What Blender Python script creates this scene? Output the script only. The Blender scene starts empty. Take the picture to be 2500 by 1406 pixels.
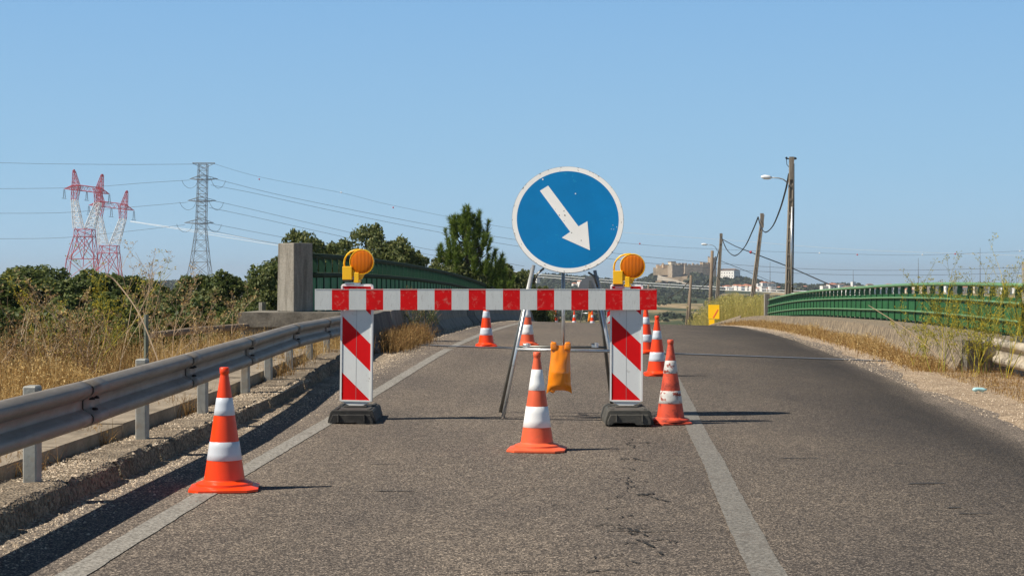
import bpy, math, random
import numpy as np
from mathutils import Vector, Matrix

# ------------------------------------------------------------------ camera, light, exposure
S = bpy.context.scene
COL = S.collection
F = 3960.0            # focal length in photo pixels (2500 wide)
CH = 1.24             # camera height
HZ = 690.0            # photo row of eye level
cd = bpy.data.cameras.new('camera'); cam = bpy.data.objects.new('camera', cd); COL.objects.link(cam)
cam.location = (0, 0, CH); cam.rotation_euler = (math.radians(90), 0, 0)
cd.sensor_width = 36.0; cd.lens = F / 2500 * 36; cd.shift_y = -(703 - HZ) / 2500
cd.clip_start = 0.1; cd.clip_end = 20000
S.camera = cam

SUN_D = Vector((0.82, 0.24, -1.0)).normalized()      # travel direction of the light
ELEV = math.asin(-SUN_D.z); AZ = math.atan2(-SUN_D.x, -SUN_D.y)
sl = bpy.data.lights.new('sun', 'SUN'); sl.energy = 5.0; sl.angle = math.radians(0.53); sl.color = (1.0, 0.93, 0.81)
so = bpy.data.objects.new('sun', sl); COL.objects.link(so); so.rotation_euler = SUN_D.to_track_quat('-Z', 'Y').to_euler()
so.location = (-20, -5, 40)
W = bpy.data.worlds.new('World'); S.world = W; W.use_nodes = True
nt = W.node_tree; nt.nodes.clear()
sky = nt.nodes.new('ShaderNodeTexSky'); sky.sky_type = 'NISHITA'; sky.sun_disc = False
sky.sun_elevation = ELEV; sky.sun_rotation = AZ % (2 * math.pi); sky.altitude = 0
sky.air_density = 1.0; sky.dust_density = 0.3; sky.ozone_density = 3.0
tint = nt.nodes.new('ShaderNodeMix'); tint.data_type = 'RGBA'; tint.blend_type = 'MULTIPLY'; tint.inputs[0].default_value = 1.0
tint.inputs[7].default_value = (0.86, 0.98, 1.14, 1)
bg = nt.nodes.new('ShaderNodeBackground'); bg.inputs[1].default_value = 0.10
wo = nt.nodes.new('ShaderNodeOutputWorld')
geo = nt.nodes.new('ShaderNodeNewGeometry'); sx = nt.nodes.new('ShaderNodeSeparateXYZ'); nt.links.new(geo.outputs['Normal'], sx.inputs[0])
tcw = nt.nodes.new('ShaderNodeTexCoord'); nt.links.new(tcw.outputs['Generated'], sx.inputs[0])
rw = nt.nodes.new('ShaderNodeValToRGB'); nt.links.new(sx.outputs[2], rw.inputs[0]); el = rw.color_ramp.elements
while len(el) < 5: el.new(.5)
for q, (p_, c_) in zip(list(el), [(0, (.40, .62, .80)), (.07, (.315, .55, .775)), (.17, (.238, .468, .755)), (.30, (.07, .14, .25)), (.55, (.03, .06, .12))]):
    q.position = p_; q.color = (*c_, 1)
SKY = 0.12
gain = nt.nodes.new('ShaderNodeVectorMath'); gain.operation = 'SCALE'; gain.inputs[3].default_value = .82 / SKY; nt.links.new(rw.outputs[0], gain.inputs[0])
blend = nt.nodes.new('ShaderNodeMix'); blend.data_type = 'RGBA'; blend.inputs[0].default_value = .96; bg.inputs[1].default_value = SKY
nt.links.new(sky.outputs[0], tint.inputs[6]); nt.links.new(tint.outputs[2], blend.inputs[6]); nt.links.new(gain.outputs[0], blend.inputs[7]); nt.links.new(blend.outputs[2], bg.inputs[0]); nt.links.new(bg.outputs[0], wo.inputs[0])
S.view_settings.view_transform = 'Standard'; S.view_settings.look = 'None'
S.view_settings.exposure = 0.32; S.view_settings.gamma = 1.0; S.view_settings.use_curve_mapping = False
S.render.engine = 'CYCLES'

# ------------------------------------------------------------------ helpers
R = random.Random(7); NR = np.random.default_rng(11)
def at(x, y, Y):      # photo pixel at depth Y -> world point
    return Vector(((x - 1250) * Y / F, Y, CH + (HZ - y) * Y / F))

class MB:
    def __init__(s): s.v = []; s.f = []; s.m = []; s.smooth = False
    def add(s, vs, fs, m=0):
        b = len(s.v); s.v += [tuple(p) for p in vs]; s.f += [tuple(i + b for i in f) for f in fs]; s.m += [m] * len(fs); return s
    def box(s, c, d, m=0, rz=0, rx=0, ry=0, taper=1.0):
        x, y, z = d[0] / 2, d[1] / 2, d[2] / 2; t = taper
        vs = [(-x, -y, -z), (x, -y, -z), (x, y, -z), (-x, y, -z), (-x * t, -y * t, z), (x * t, -y * t, z), (x * t, y * t, z), (-x * t, y * t, z)]
        M = Matrix.Rotation(rz, 3, 'Z') @ Matrix.Rotation(rx, 3, 'X') @ Matrix.Rotation(ry, 3, 'Y'); c = Vector(c)
        return s.add([M @ Vector(p) + c for p in vs], [(3, 2, 1, 0), (4, 5, 6, 7), (0, 1, 5, 4), (1, 2, 6, 5), (2, 3, 7, 6), (3, 0, 4, 7)], m)
    def tube(s, pts, r, n=8, m=0, cap=True):
        pts = [Vector(p) for p in pts]; k = len(pts); rs = r if isinstance(r, (list, tuple)) else [r] * k
        vs = []; 
        for i, p in enumerate(pts):
            t = (pts[min(i + 1, k - 1)] - pts[max(i - 1, 0)]).normalized()
            a = Vector((0, 0, 1)) if abs(t.z) < .9 else Vector((0, 1, 0))
            u = t.cross(a).normalized(); w = u.cross(t)
            for j in range(n):
                q = 2 * math.pi * j / n; vs.append(p + (u * math.cos(q) + w * math.sin(q)) * rs[i])
        fs = [(i * n + j, i * n + (j + 1) % n, (i + 1) * n + (j + 1) % n, (i + 1) * n + j) for i in range(k - 1) for j in range(n)]
        if cap: fs += [tuple(range(n - 1, -1, -1)), tuple((k - 1) * n + j for j in range(n))]
        return s.add(vs, fs, m)
    def lathe(s, prof, n=32, c=(0, 0, 0), m=0, ax='Z'):
        vs = []; k = len(prof); c = Vector(c)
        for (r, z) in prof:
            for j in range(n):
                q = 2 * math.pi * j / n
                p = Vector((r * math.cos(q), r * math.sin(q), z))
                if ax == 'Y': p = Vector((p.x, -p.z, p.y))
                vs.append(p + c)
        fs = [(i * n + j, i * n + (j + 1) % n, (i + 1) * n + (j + 1) % n, (i + 1) * n + j) for i in range(k - 1) for j in range(n)]
        return s.add(vs, fs, m)
    def prism(s, poly, d0, d1, m=0, f=None):      # poly in (x,z), extruded in y from d0 (front) to d1
        n = len(poly); a = [(p[0], d0, p[1]) for p in poly] + [(p[0], d1, p[1]) for p in poly]
        if f: a = [f(Vector(p)) for p in a]
        ar = sum(poly[i][0] * poly[(i + 1) % n][1] - poly[(i + 1) % n][0] * poly[i][1] for i in range(n))
        o = list(range(n)); b = [i + n for i in reversed(range(n))]
        fs = [tuple(o), tuple(b)] + [((i + 1) % n, i, i + n, (i + 1) % n + n) for i in range(n)]
        if ar < 0: fs = [tuple(reversed(q)) for q in fs]
        return s.add(a, fs, m)
    def build(s, name, mats, parent=None, smooth=False, off=None):
        me = bpy.data.meshes.new(name); off = Vector(off) if off else Vector((0, 0, 0))
        me.from_pydata([(p[0] - off.x, p[1] - off.y, p[2] - off.z) for p in s.v], [], s.f)
        if not isinstance(mats, (list, tuple)): mats = [mats]
        for mt in mats: me.materials.append(mt)
        if len(mats) > 1: me.polygons.foreach_set('material_index', s.m)
        if smooth: me.polygons.foreach_set('use_smooth', [True] * len(s.f))
        me.update(); o = bpy.data.objects.new(name, me); COL.objects.link(o)
        if parent: o.parent = parent
        elif off.length: o.location = off
        return o

def npmesh(name, V, nper, mat, parent=None, loc=None):   # V: (n*nper,3), faces of nper consecutive verts
    n = len(V) // nper; me = bpy.data.meshes.new(name)
    me.vertices.add(len(V)); me.vertices.foreach_set('co', np.asarray(V, dtype=np.float32).ravel())
    me.loops.add(n * nper); me.loops.foreach_set('vertex_index', np.arange(n * nper, dtype=np.int32))
    me.polygons.add(n); me.polygons.foreach_set('loop_start', np.arange(0, n * nper, nper, dtype=np.int32))
    me.polygons.foreach_set('loop_total', np.full(n, nper, dtype=np.int32))
    me.materials.append(mat); me.update(calc_edges=True)
    o = bpy.data.objects.new(name, me); COL.objects.link(o)
    if parent: o.parent = parent
    if loc is not None: o.location = loc
    return o

def tag(o, label=None, cat=None, group=None, kind=None):
    if label: o['label'] = label
    if cat: o['category'] = cat
    if group: o['group'] = group
    if kind: o['kind'] = kind
    return o
def thing(name, label, cat, loc=(0, 0, 0), rz=0, group=None):
    o = bpy.data.objects.new(name, None); COL.objects.link(o); o.location = loc; o.rotation_euler = (0, 0, rz)
    o.empty_display_size = .2
    return tag(o, label, cat, group)
KIDS = {}
def copy_tree(o, parent=None):
    c = o.copy(); COL.objects.link(c)
    if parent: c.parent = parent
    for ch in list(o.children): copy_tree(ch, c)
    return c

# ------------------------------------------------------------------ materials
def nodes(name):
    m = bpy.data.materials.new(name); m.use_nodes = True; t = m.node_tree
    return m, t, t.nodes['Principled BSDF']
def N(t, typ, **kw):
    n = t.nodes.new(typ)
    for k, v in kw.items(): setattr(n, k, v)
    return n
def noise(t, scale, detail=4, rough=.55, vec=None, dist=0):
    n = N(t, 'ShaderNodeTexNoise'); n.inputs['Scale'].default_value = scale; n.inputs['Detail'].default_value = detail
    n.inputs['Roughness'].default_value = rough; n.inputs['Distortion'].default_value = dist
    if vec: t.links.new(vec, n.inputs['Vector'])
    return n.outputs['Fac']
def ramp(t, fac, stops):
    r = N(t, 'ShaderNodeValToRGB'); t.links.new(fac, r.inputs[0]); e = r.color_ramp.elements
    while len(e) < len(stops): e.new(.5)
    for q, (p, c) in zip(e, stops):
        q.position = p; q.color = (*c, 1) if isinstance(c, tuple) else (c, c, c, 1)
    return r.outputs[0]
def mix(t, a, b, fac, mode='MIX'):
    n = N(t, 'ShaderNodeMix', data_type='RGBA', blend_type=mode)
    for v, i in ((fac, 0), (a, 6), (b, 7)):
        if isinstance(v, bpy.types.NodeSocket): t.links.new(v, n.inputs[i])
        elif i == 0: n.inputs[0].default_value = v
        else: n.inputs[i].default_value = (*v, 1)
    return n.outputs[2]
def rnd(t, vo):
    q = N(t, 'ShaderNodeSeparateColor'); t.links.new(vo.outputs['Color'], q.inputs[0]); return q.outputs[0]
def objvec(t, sc=None):
    tc = N(t, 'ShaderNodeTexCoord'); v = tc.outputs['Object']
    if sc:
        mp = N(t, 'ShaderNodeMapping'); mp.inputs['Scale'].default_value = sc; t.links.new(v, mp.inputs[0]); v = mp.outputs[0]
    return v
def bump(t, p, h, strength=.3, dist=.01):
    b = N(t, 'ShaderNodeBump'); b.inputs['Strength'].default_value = strength; b.inputs['Distance'].default_value = dist
    t.links.new(h, b.inputs['Height']); t.links.new(b.outputs[0], p.inputs['Normal'])
def mat(name, c, rough=.6, metal=0, var=.12, scale=6, dirt=None, dscale=3, damt=(.55, .75), bmp=0, bscale=60, stretch=None, spec=.5, coat=0):
    m, t, p = nodes(name); v = objvec(t, stretch)
    f = noise(t, scale, 5, .6, v)
    lo = tuple(x * (1 - var) for x in c); hi = tuple(min(1, x * (1 + var)) for x in c)
    col = ramp(t, f, [(.3, lo), (.7, hi)])
    if dirt:
        g = noise(t, dscale, 6, .7, v, .4); k = ramp(t, g, [(damt[0], 0.), (damt[1], 1.)])
        col = mix(t, col, dirt, k)
    t.links.new(col, p.inputs['Base Color']); p.inputs['Roughness'].default_value = rough; p.inputs['Metallic'].default_value = metal
    p.inputs['Specular IOR Level'].default_value = spec; p.inputs['Coat Weight'].default_value = coat
    if bmp: bump(t, p, noise(t, bscale, 4, .6, v), bmp, .01)
    return m
def leafmat(name, cols, trans=.35, rough=.6, big=None):
    m, t, p = nodes(name); g = N(t, 'ShaderNodeNewGeometry')
    c = ramp(t, g.outputs['Random Per Island'], [(i / max(1, len(cols) - 1), k) for i, k in enumerate(cols)])
    if big:
        f = ramp(t, noise(t, big[0], 2, .5, objvec(t)), [(.4, 0.), (.62, 1.)]); c = mix(t, c, big[1], mix(t, (0, 0, 0), (.7, .7, .7), f))
    t.links.new(c, p.inputs['Base Color']); p.inputs['Roughness'].default_value = rough; p.inputs['Specular IOR Level'].default_value = .3
    tr = N(t, 'ShaderNodeBsdfTranslucent'); t.links.new(c, tr.inputs[0]); ms = N(t, 'ShaderNodeMixShader'); ms.inputs[0].default_value = trans
    out = t.nodes['Material Output']; t.links.new(p.outputs[0], ms.inputs[1]); t.links.new(tr.outputs[0], ms.inputs[2]); t.links.new(ms.outputs[0], out.inputs[0])
    return m

def asphalt_mat():
    m, t, p = nodes('asphalt'); v = objvec(t)
    vo = N(t, 'ShaderNodeTexVoronoi'); vo.inputs['Scale'].default_value = 140; t.links.new(v, vo.inputs['Vector'])
    stone = ramp(t, rnd(t, vo), [(0., (.037, .031, .027)), (.4, (.099, .082, .068)), (.75, (.20, .166, .134)), (1., (.53, .445, .36))])
    fine = noise(t, 260, 3, .7, v); gaps = ramp(t, vo.outputs['Distance'], [(.35, 1.), (.8, .35)])
    c = mix(t, stone, gaps, .55, 'MULTIPLY')
    c = mix(t, c, ramp(t, fine, [(.3, (.6, .6, .6)), (.7, (1.35, 1.33, 1.3))]), .8, 'MULTIPLY')
    big = noise(t, .7, 5, .6, objvec(t, (1, .35, 1))); c = mix(t, c, ramp(t, big, [(.3, (.70, .70, .73)), (.7, (1.24, 1.21, 1.16))]), .95, 'MULTIPLY')
    med = noise(t, 9, 4, .6, v); c = mix(t, c, ramp(t, med, [(.3, (.82, .82, .83)), (.7, (1.15, 1.14, 1.12))]), .9, 'MULTIPLY')
    # attributes carried by the road mesh: 'u' = distance from the left edge line
    a = N(t, 'ShaderNodeAttribute'); a.attribute_name = 'lane'
    sep = N(t, 'ShaderNodeSeparateXYZ'); t.links.new(a.outputs['Vector'], sep.inputs[0])
    nn = noise(t, 1.1, 4, .6, objvec(t, (1, .22, 1)))
    mt = N(t, 'ShaderNodeMath', operation='MULTIPLY_ADD'); t.links.new(nn, mt.inputs[0]); mt.inputs[1].default_value = .55; t.links.new(sep.outputs[0], mt.inputs[2])
    nrm = N(t, 'ShaderNodeMapRange'); t.links.new(mt.outputs[0], nrm.inputs[0]); nrm.inputs[1].default_value = -1.2; nrm.inputs[2].default_value = 7.2
    def q(u): return (u + .27 + 1.2) / 8.4
    dark = ramp(t, nrm.outputs[0], [(q(-1.1), 1.12), (q(-.3), 1.22), (q(.5), .95), (q(1.5), 1.04), (q(2.6), .93), (q(3.4), .80), (q(4.4), .60), (q(5.2), .40), (q(5.7), .30), (q(5.95), .55), (q(6.1), 1.15), (q(6.3), 1.25)])
    dk = N(t, 'ShaderNodeMapRange'); t.links.new(sep.outputs[1], dk.inputs[0]); dk.inputs[1].default_value = 5; dk.inputs[2].default_value = 16
    c = mix(t, c, mix(t, c, dark, 1.0, 'MULTIPLY'), mix(t, (.75, .75, .75), (1, 1, 1), dk.outputs[0]))
    t.links.new(c, p.inputs['Base Color']); p.inputs['Roughness'].default_value = .85; p.inputs['Specular IOR Level'].default_value = .35
    bump(t, p, vo.outputs['Distance'], .5, .006)
    return m
def paint_mat(g=.84):
    m, t, p = nodes('worn_road_paint'); v = objvec(t)
    vo = N(t, 'ShaderNodeTexVoronoi'); vo.inputs['Scale'].default_value = 95; t.links.new(v, vo.inputs['Vector'])
    c = ramp(t, rnd(t, vo), [(0., (.15 * g, .135 * g, .115 * g)), (.4, (.26 * g, .24 * g, .21 * g)), (1., (.44 * g, .41 * g, .36 * g))])
    wear = noise(t, 3, 6, .75, objvec(t, (1.6, .6, 1))); k = ramp(t, wear, [(.56, 0.), (.74, .75)])
    c = mix(t, c, (.12, .098, .08), k)
    t.links.new(c, p.inputs['Base Color']); p.inputs['Roughness'].default_value = .8
    bump(t, p, vo.outputs['Distance'], .35, .005)
    return m
def gravel_mat(name, cols, scale=45):
    m, t, p = nodes(name); v = objvec(t)
    vo = N(t, 'ShaderNodeTexVoronoi'); vo.inputs['Scale'].default_value = scale; t.links.new(v, vo.inputs['Vector'])
    c = ramp(t, rnd(t, vo), [(0., cols[0]), (.5, cols[1]), (1., cols[2])])
    c = mix(t, c, ramp(t, noise(t, 2.5, 6, .7, v), [(.3, (.55, .53, .5)), (.7, (1.2, 1.18, 1.15))]), 1, 'MULTIPLY')
    t.links.new(c, p.inputs['Base Color']); p.inputs['Roughness'].default_value = .95
    bump(t, p, vo.outputs['Distance'], .8, .02)
    return m
def concrete_mat(name, c, dark, scale=2.2, streak=False, amt=(.42, .66)):
    m, t, p = nodes(name); v = objvec(t); vs = objvec(t, (3, 3, .35) if streak else (1, 1, 1))
    a = noise(t, scale, 8, .75, vs, .3); b = noise(t, 40, 4, .7, v)
    col = mix(t, c, dark, ramp(t, a, [(amt[0], 0.), (amt[1], 1.)]))
    col = mix(t, col, ramp(t, b, [(.3, (.72, .72, .72)), (.7, (1.25, 1.25, 1.25))]), .7, 'MULTIPLY')
    sp = noise(t, 110, 2, .5, v); col = mix(t, col, (.5, .47, .4), ramp(t, sp, [(.68, 0.), (.75, .7)]))
    t.links.new(col, p.inputs['Base Color']); p.inputs['Roughness'].default_value = .92
    bump(t, p, b, .5, .01)
    return m

M_asph = asphalt_mat(); M_paint = paint_mat()
M_gravel = gravel_mat('gravel', ((.16, .12, .085), (.34, .265, .19), (.56, .46, .35)), 60)
M_kerb = gravel_mat('kerb_conglomerate', ((.12, .092, .065), (.24, .19, .135), (.40, .33, .25)), 60)
M_conc_curb = concrete_mat('curb_concrete', (.33, .265, .19), (.11, .085, .06), 5, False, (.42, .66))
M_conc_slab = concrete_mat('slab_concrete', (.33, .27, .20), (.15, .12, .085), 1.8)
M_conc_block = concrete_mat('aged_concrete', (.24, .215, .175), (.075, .066, .055), 3.5)
M_conc_pillar = concrete_mat('pillar_concrete', (.30, .275, .235), (.15, .135, .11), 3, True)
M_conc_jersey = concrete_mat('barrier_concrete', (.30, .27, .23), (.13, .115, .095), 2, True)
M_conc_jersey_dark = concrete_mat('dark_barrier_concrete', (.17, .155, .135), (.06, .055, .048), 2, True)
M_conc_wall = concrete_mat('lichen_concrete', (.40, .315, .21), (.11, .085, .06), 6, True, (.38, .56))
M_pole = concrete_mat('pole_concrete', (.34, .29, .23), (.17, .14, .11), 2, True)
M_wood = concrete_mat('weathered_wood', (.27, .20, .14), (.12, .09, .065), 4, True)
M_zinc = mat('galvanised_rail', (.27, .24, .205), .55, .12, .18, 3, (.14, .115, .09), 6, (.42, .75), .12, 30, (1, .25, 1))
M_zinc_post = mat('galvanised_post', (.36, .36, .33), .6, .3, .2, 9, (.33, .25, .17), 5, (.5, .75), .2, 60)
M_rail_pale = mat('pale_rail', (.52, .45, .35), .6, .2, .15, 5, (.3, .24, .17), 6, (.5, .75))
M_seam = mat('seam_shadow_grime', (.02, .018, .016), .9)  # near-black for the painted gap shadow at rail laps; also bolts and nicks
M_steel = mat('steel_tube', (.66, .67, .67), .33, .75, .12, 12, (.2, .19, .17), 10, (.55, .75))
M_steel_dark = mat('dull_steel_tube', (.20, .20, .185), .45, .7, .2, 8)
M_black = mat('black_rubber', (.028, .027, .025), .75, 0, .25, 14, (.075, .068, .06), 7, (.45, .75), .3, 90)
M_brubber = mat('dusty_rubber', (.055, .053, .046), .85, 0, .2, 14, (.10, .092, .078), 7, (.4, .7), .3, 90)
M_red = mat('red_sheeting', (.74, .003, .006), .6, 0, .08, 5, (.72, .16, .12), 22, (.66, .74), spec=.2)
M_redm = mat('red_board_paint', (.76, .004, .006), .6, 0, .1, 7, (.72, .20, .16), 22, (.56, .72), spec=.2)
M_white = mat('white_sheeting', (.74, .76, .75), .45, 0, .04, 4, (.40, .39, .36), 22, (.60, .74))
M_whiteb = mat('white_board_paint', (.70, .71, .68), .5, 0, .05, 5, (.36, .34, .30), 18, (.58, .74), 0, 40, (6, 6, 1))
M_frame = mat('white_plastic', (.80, .80, .78), .4, 0, .04, 5, (.45, .43, .40), 16, (.64, .78))
M_blue = mat('blue_sign_sheeting', (.0, .175, .43), .38, 0, .10, 3, (.03, .34, .50), 18, (.63, .72))
M_signw = mat('scratched_white_sheeting', (.82, .80, .76), .4, 0, .05, 4, (.22, .20, .18), 26, (.655, .69))
M_signback = mat('grey_sign_back', (.36, .38, .39), .5, .2, .1, 3)
M_or = mat('orange_plastic', (.95, .062, .006), .38, 0, .05, 4, (.75, .10, .03), 9, (.6, .8))
M_or_f = mat('faded_orange_plastic', (.80, .125, .045), .5, 0, .10, 8, (.60, .12, .06), 14, (.55, .75))
M_or_d = mat('dirty_orange_plastic', (.70, .085, .035), .55, 0, .15, 7, (.12, .018, .014), 7, (.48, .66))
M_band = mat('reflective_band', (.62, .66, .72), .35, 0, .04, 5, (.45, .47, .5), 20, (.6, .8))
M_band_w = mat('white_band', (.86, .86, .85), .45, 0, .04, 5, (.55, .53, .5), 22, (.62, .8))
M_band_d = mat('torn_dirty_band', (.58, .56, .53), .6, 0, .1, 12, (.30, .05, .03), 13, (.54, .58))
M_yel = mat('yellow_plastic', (.95, .52, .006), .35, 0, .05, 8, (.55, .30, .02), 20, (.66, .8))
M_bag = mat('orange_bag_plastic', (.90, .26, .008), .26, 0, .06, 9, (.80, .18, .006), 12, (.5, .8), .25, 18, coat=.5)
M_green = mat('green_rail_paint', (.020, .105, .034), .6, 0, .15, 2, (.03, .14, .055), 4, (.5, .8), spec=.3)
M_green_lift = mat('shade_lifted_green_paint', (.04, .20, .075), .6, 0, .15, 2, (.06, .22, .09), 4, (.5, .8), spec=.3)  # same railing green, lightened to offset the shade on the left panels
M_green_p = mat('dark_green_post', (.010, .055, .024), .5, 0, .2, 3)
M_green_l = mat('weathered_green_tube', (.13, .27, .12), .5, 0, .15, 5, (.16, .25, .13), 12, (.5, .8))
M_green_d = mat('shaded_grimy_green_tube', (.035, .055, .032), .85, 0, .2, 6, (.07, .075, .05), 12, (.5, .8), spec=.15)  # green darkened for the shade on the left railing's tubes, with grime mottling
M_pylon = mat('grey_lattice_steel', (.17, .18, .20), .6, .2, .05, .1)
M_pyr = mat('red_lattice_paint', (.55, .03, .05), .6, 0, .05, .1)
M_pyw = mat('white_lattice_paint', (.85, .85, .86), .6, 0, .03, .1)
M_wire = mat('dark_wire', (.10, .125, .16), .5, .3, .05, .1)
M_wirel = mat('sun_glint_wire', (.82, .84, .86), .4, .1, .03, .1)  # near-white colour carries the sun glint on the conductors
M_cable = mat('black_cable', (.02, .022, .025), .6)
M_lampw = mat('white_lamp_shell', (.82, .84, .85), .4)
M_ysign = mat('yellow_sign_sheeting', (.90, .52, .0), .5, 0, .05, 2)
M_litter = mat('pale_blue_plastic', (.42, .68, .72), .35, 0, .1, 40)

def lens_mat():
    m, t, p = nodes('amber_lens'); v = objvec(t)
    wv = N(t, 'ShaderNodeTexWave', wave_type='BANDS', bands_direction='X'); wv.inputs['Scale'].default_value = 26; t.links.new(v, wv.inputs['Vector'])
    gr = N(t, 'ShaderNodeTexGradient', gradient_type='SPHERICAL'); mp = N(t, 'ShaderNodeMapping'); mp.inputs['Scale'].default_value = (22, 1, 22)
    t.links.new(v, mp.inputs[0]); t.links.new(mp.outputs[0], gr.inputs[0])
    c = ramp(t, wv.outputs['Fac'], [(0., (.50, .095, .0)), (1., (.90, .23, .002))])
    c = mix(t, c, (1., .42, .03), gr.outputs['Fac'])
    t.links.new(c, p.inputs['Base Color']); p.inputs['Roughness'].default_value = .32; p.inputs['Specular IOR Level'].default_value = .3
    bump(t, p, wv.outputs['Fac'], .6, .01)
    return m
M_lens = lens_mat()

# ------------------------------------------------------------------ road geometry
YT = np.linspace(-30, 400, 2151)
def table(pts, sm=1.2):
    a = np.array(pts, float); d = YT[1] - YT[0]
    lo = a[0, 1] + (YT - a[0, 0]) * (a[1, 1] - a[0, 1]) / (a[1, 0] - a[0, 0]); hi = a[-1, 1] + (YT - a[-1, 0]) * (a[-1, 1] - a[-2, 1]) / (a[-1, 0] - a[-2, 0])
    z = np.interp(YT, a[:, 0], a[:, 1]); z = np.where(YT < a[0, 0], lo, z); z = np.where(YT > a[-1, 0], hi, z)
    w = int(4 * sm / d); k = np.exp(-.5 * (np.arange(-w, w + 1) * d / sm) ** 2); k /= k.sum()
    zp = np.concatenate([z[0] + (z[1] - z[0]) * np.arange(-w, 0), z, z[-1] + (z[-1] - z[-2]) * np.arange(1, w + 1)])
    return np.convolve(zp, k, 'valid')
_XL = table([(0, -1.95), (6.86, -1.84), (9.35, -1.78), (11.2, -1.72), (14, -1.59), (16.7, -1.43), (20, -1.22), (24.2, -.96), (36, -.13), (50, .85), (66, 1.95), (80, 2.9), (110, 5.2), (160, 12)], 2)
_P = table([(0, 0), (11, 0), (14, .01), (17, .05), (20, .10), (23, .145), (26, .18), (30, .2)] + [(y, .2 - .00058 * (y - 30) ** 2) for y in range(34, 82, 4)] + [(100, -2.6), (140, -5.0), (200, -9), (300, -12)], 1.2)
_C = table([(0, .004), (12, .008), (15, .012), (20, .022), (24, .03), (45, .03), (55, .018), (66, .01), (90, .0)], 1.5)
def XL(Y): return float(np.interp(Y, YT, _XL))
def zr(Y, u): return float(np.interp(Y, YT, _P)) - float(np.interp(Y, YT, _C)) * (u - 3.0)
def rp(Y, u, dz=0): return Vector((XL(Y) + u, Y, zr(Y, u) + dz))
def u_of(X, Y): return X - XL(Y)
def gz(X, Y): return zr(Y, X - XL(Y))

def sweep(name, prof, Y0, Y1, step, mats, kind=None, parent=None, off=None, caps=False, jitter=0, zf=None, mi=None, closed=False):
    """prof: list of (u, dz) carried along the road; dz above road at u=0..; zf(Y) replaces the road height"""
    b = MB(); n = max(2, int(round((Y1 - Y0) / step)) + 1); k = len(prof)
    for i in range(n):
        Y = Y0 + (Y1 - Y0) * i / (n - 1)
        for (u, dz) in prof:
            z = (zf(Y) if zf else zr(Y, u)) + dz
            b.v.append((XL(Y) + u + R.uniform(-1, 1) * jitter, Y, z + R.uniform(-1, 1) * jitter * .5))
    kk = k if closed else k - 1
    for i in range(n - 1):
        for j in range(kk):
            j2 = (j + 1) % k
            b.f.append((i * k + j, i * k + j2, (i + 1) * k + j2, (i + 1) * k + j)); b.m.append(mi[j] if mi else 0)
    if caps: b.f += [tuple(range(k - 1, -1, -1)), tuple((n - 1) * k + j for j in range(k))]; b.m += [0, 0]
    o = b.build(name, mats, parent, off=off)
    if kind: o['kind'] = kind
    return o

# road sheet with lane attribute
def road_sheet():
    us = [-.9, -.72, -.45, 0, .5, 1, 1.5, 2, 2.5, 3, 3.5, 4, 4.5, 5, 5.5, 5.8, 6.05, 6.3]
    b = MB(); ys = list(np.arange(-6, 90, .5)) + list(np.arange(90, 200, 4)); at_ = []
    for i, Y in enumerate(ys):
        for j, u in enumerate(us):
            e = 0
            if j == 0: e = .10 * math.sin(Y * 1.7) + .07 * math.sin(Y * 4.1) + R.uniform(-.05, .05)
            if j == len(us) - 1: e = .08 * math.sin(Y * .9) + .04 * math.sin(Y * 3.3) + R.uniform(-.05, .05)
            uu = u + e + (min(0, (Y - 24)) * .033 if j >= len(us) - 4 else 0)
            b.v.append((XL(Y) + uu, Y, zr(Y, uu))); at_.append((u, Y, 0))
    k = len(us)
    for i in range(len(ys) - 1):
        for j in range(k - 1): b.f.append((i * k + j, i * k + j + 1, (i + 1) * k + j + 1, (i + 1) * k + j)); b.m.append(0)
    o = b.build('road', M_asph); o['kind'] = 'structure'
    a = o.data.attributes.new('lane', 'FLOAT_VECTOR', 'POINT'); a.data.foreach_set('vector', np.array(at_, np.float32).ravel())
    o.data.polygons.foreach_set('use_smooth', [True] * len(o.data.polygons))
road_sheet()
def line(name, u0f, w, Y0, Y1, jit=.012):
    b = MB(); n = int((Y1 - Y0) / .12); rr = random.Random(5)
    for i in range(n + 1):
        Y = Y0 + (Y1 - Y0) * i / n; u = u0f(Y) if callable(u0f) else u0f
        a = u - w / 2 + rr.uniform(-jit, jit) * .35; c = u + w / 2 + rr.uniform(-jit, jit) * .35
        b.v += [tuple(rp(Y, a, .004)), tuple(rp(Y, c, .004))]
        if i < n: b.f.append((2 * i, 2 * i + 1, 2 * i + 3, 2 * i + 2)); b.m.append(0)
    o = b.build(name, M_paint); o['kind'] = 'structure'; return o
line('edge_line', 0, .13, -5, 24.3); line('edge_line', 0, .13, 24.75, 70)
def cl(Y): return float(np.interp(Y, [0, 6.86, 8.77, 11.2, 15.8, 24, 70], [2.88, 2.92, 3.0, 3.1, 3.18, 3.2, 3.2]))
M_paint_l = M_paint
M_paint = paint_mat(.58)
line('centre_line', cl, .155, -5, 24.2); line('centre_line', cl, .14, 24.75, 70)
# expansion joint of the bridge
b = MB(); jp = [(-1.0, 25.15), (1, 24.95), (3, 24.8), (5, 24.62), (7.6, 24.35)]
for i in range(len(jp) - 1):
    (a, ya), (c, yc) = jp[i], jp[i + 1]
    for (d0, d1, h, mi) in ((-.17, -.05, .004, 0), (-.05, .05, .010, 1), (.05, .17, .004, 0)):
        b.add([rp(ya + d0, a, h), rp(yc + d0, c, h), rp(yc + d1, c, h), rp(ya + d1, a, h)], [(0, 1, 2, 3)], mi)
o = b.build('expansion_joint', [mat('joint_bitumen', (.035, .033, .032), .8), mat('joint_steel', (.40, .42, .46), .4, .6)]); o['kind'] = 'structure'
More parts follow.
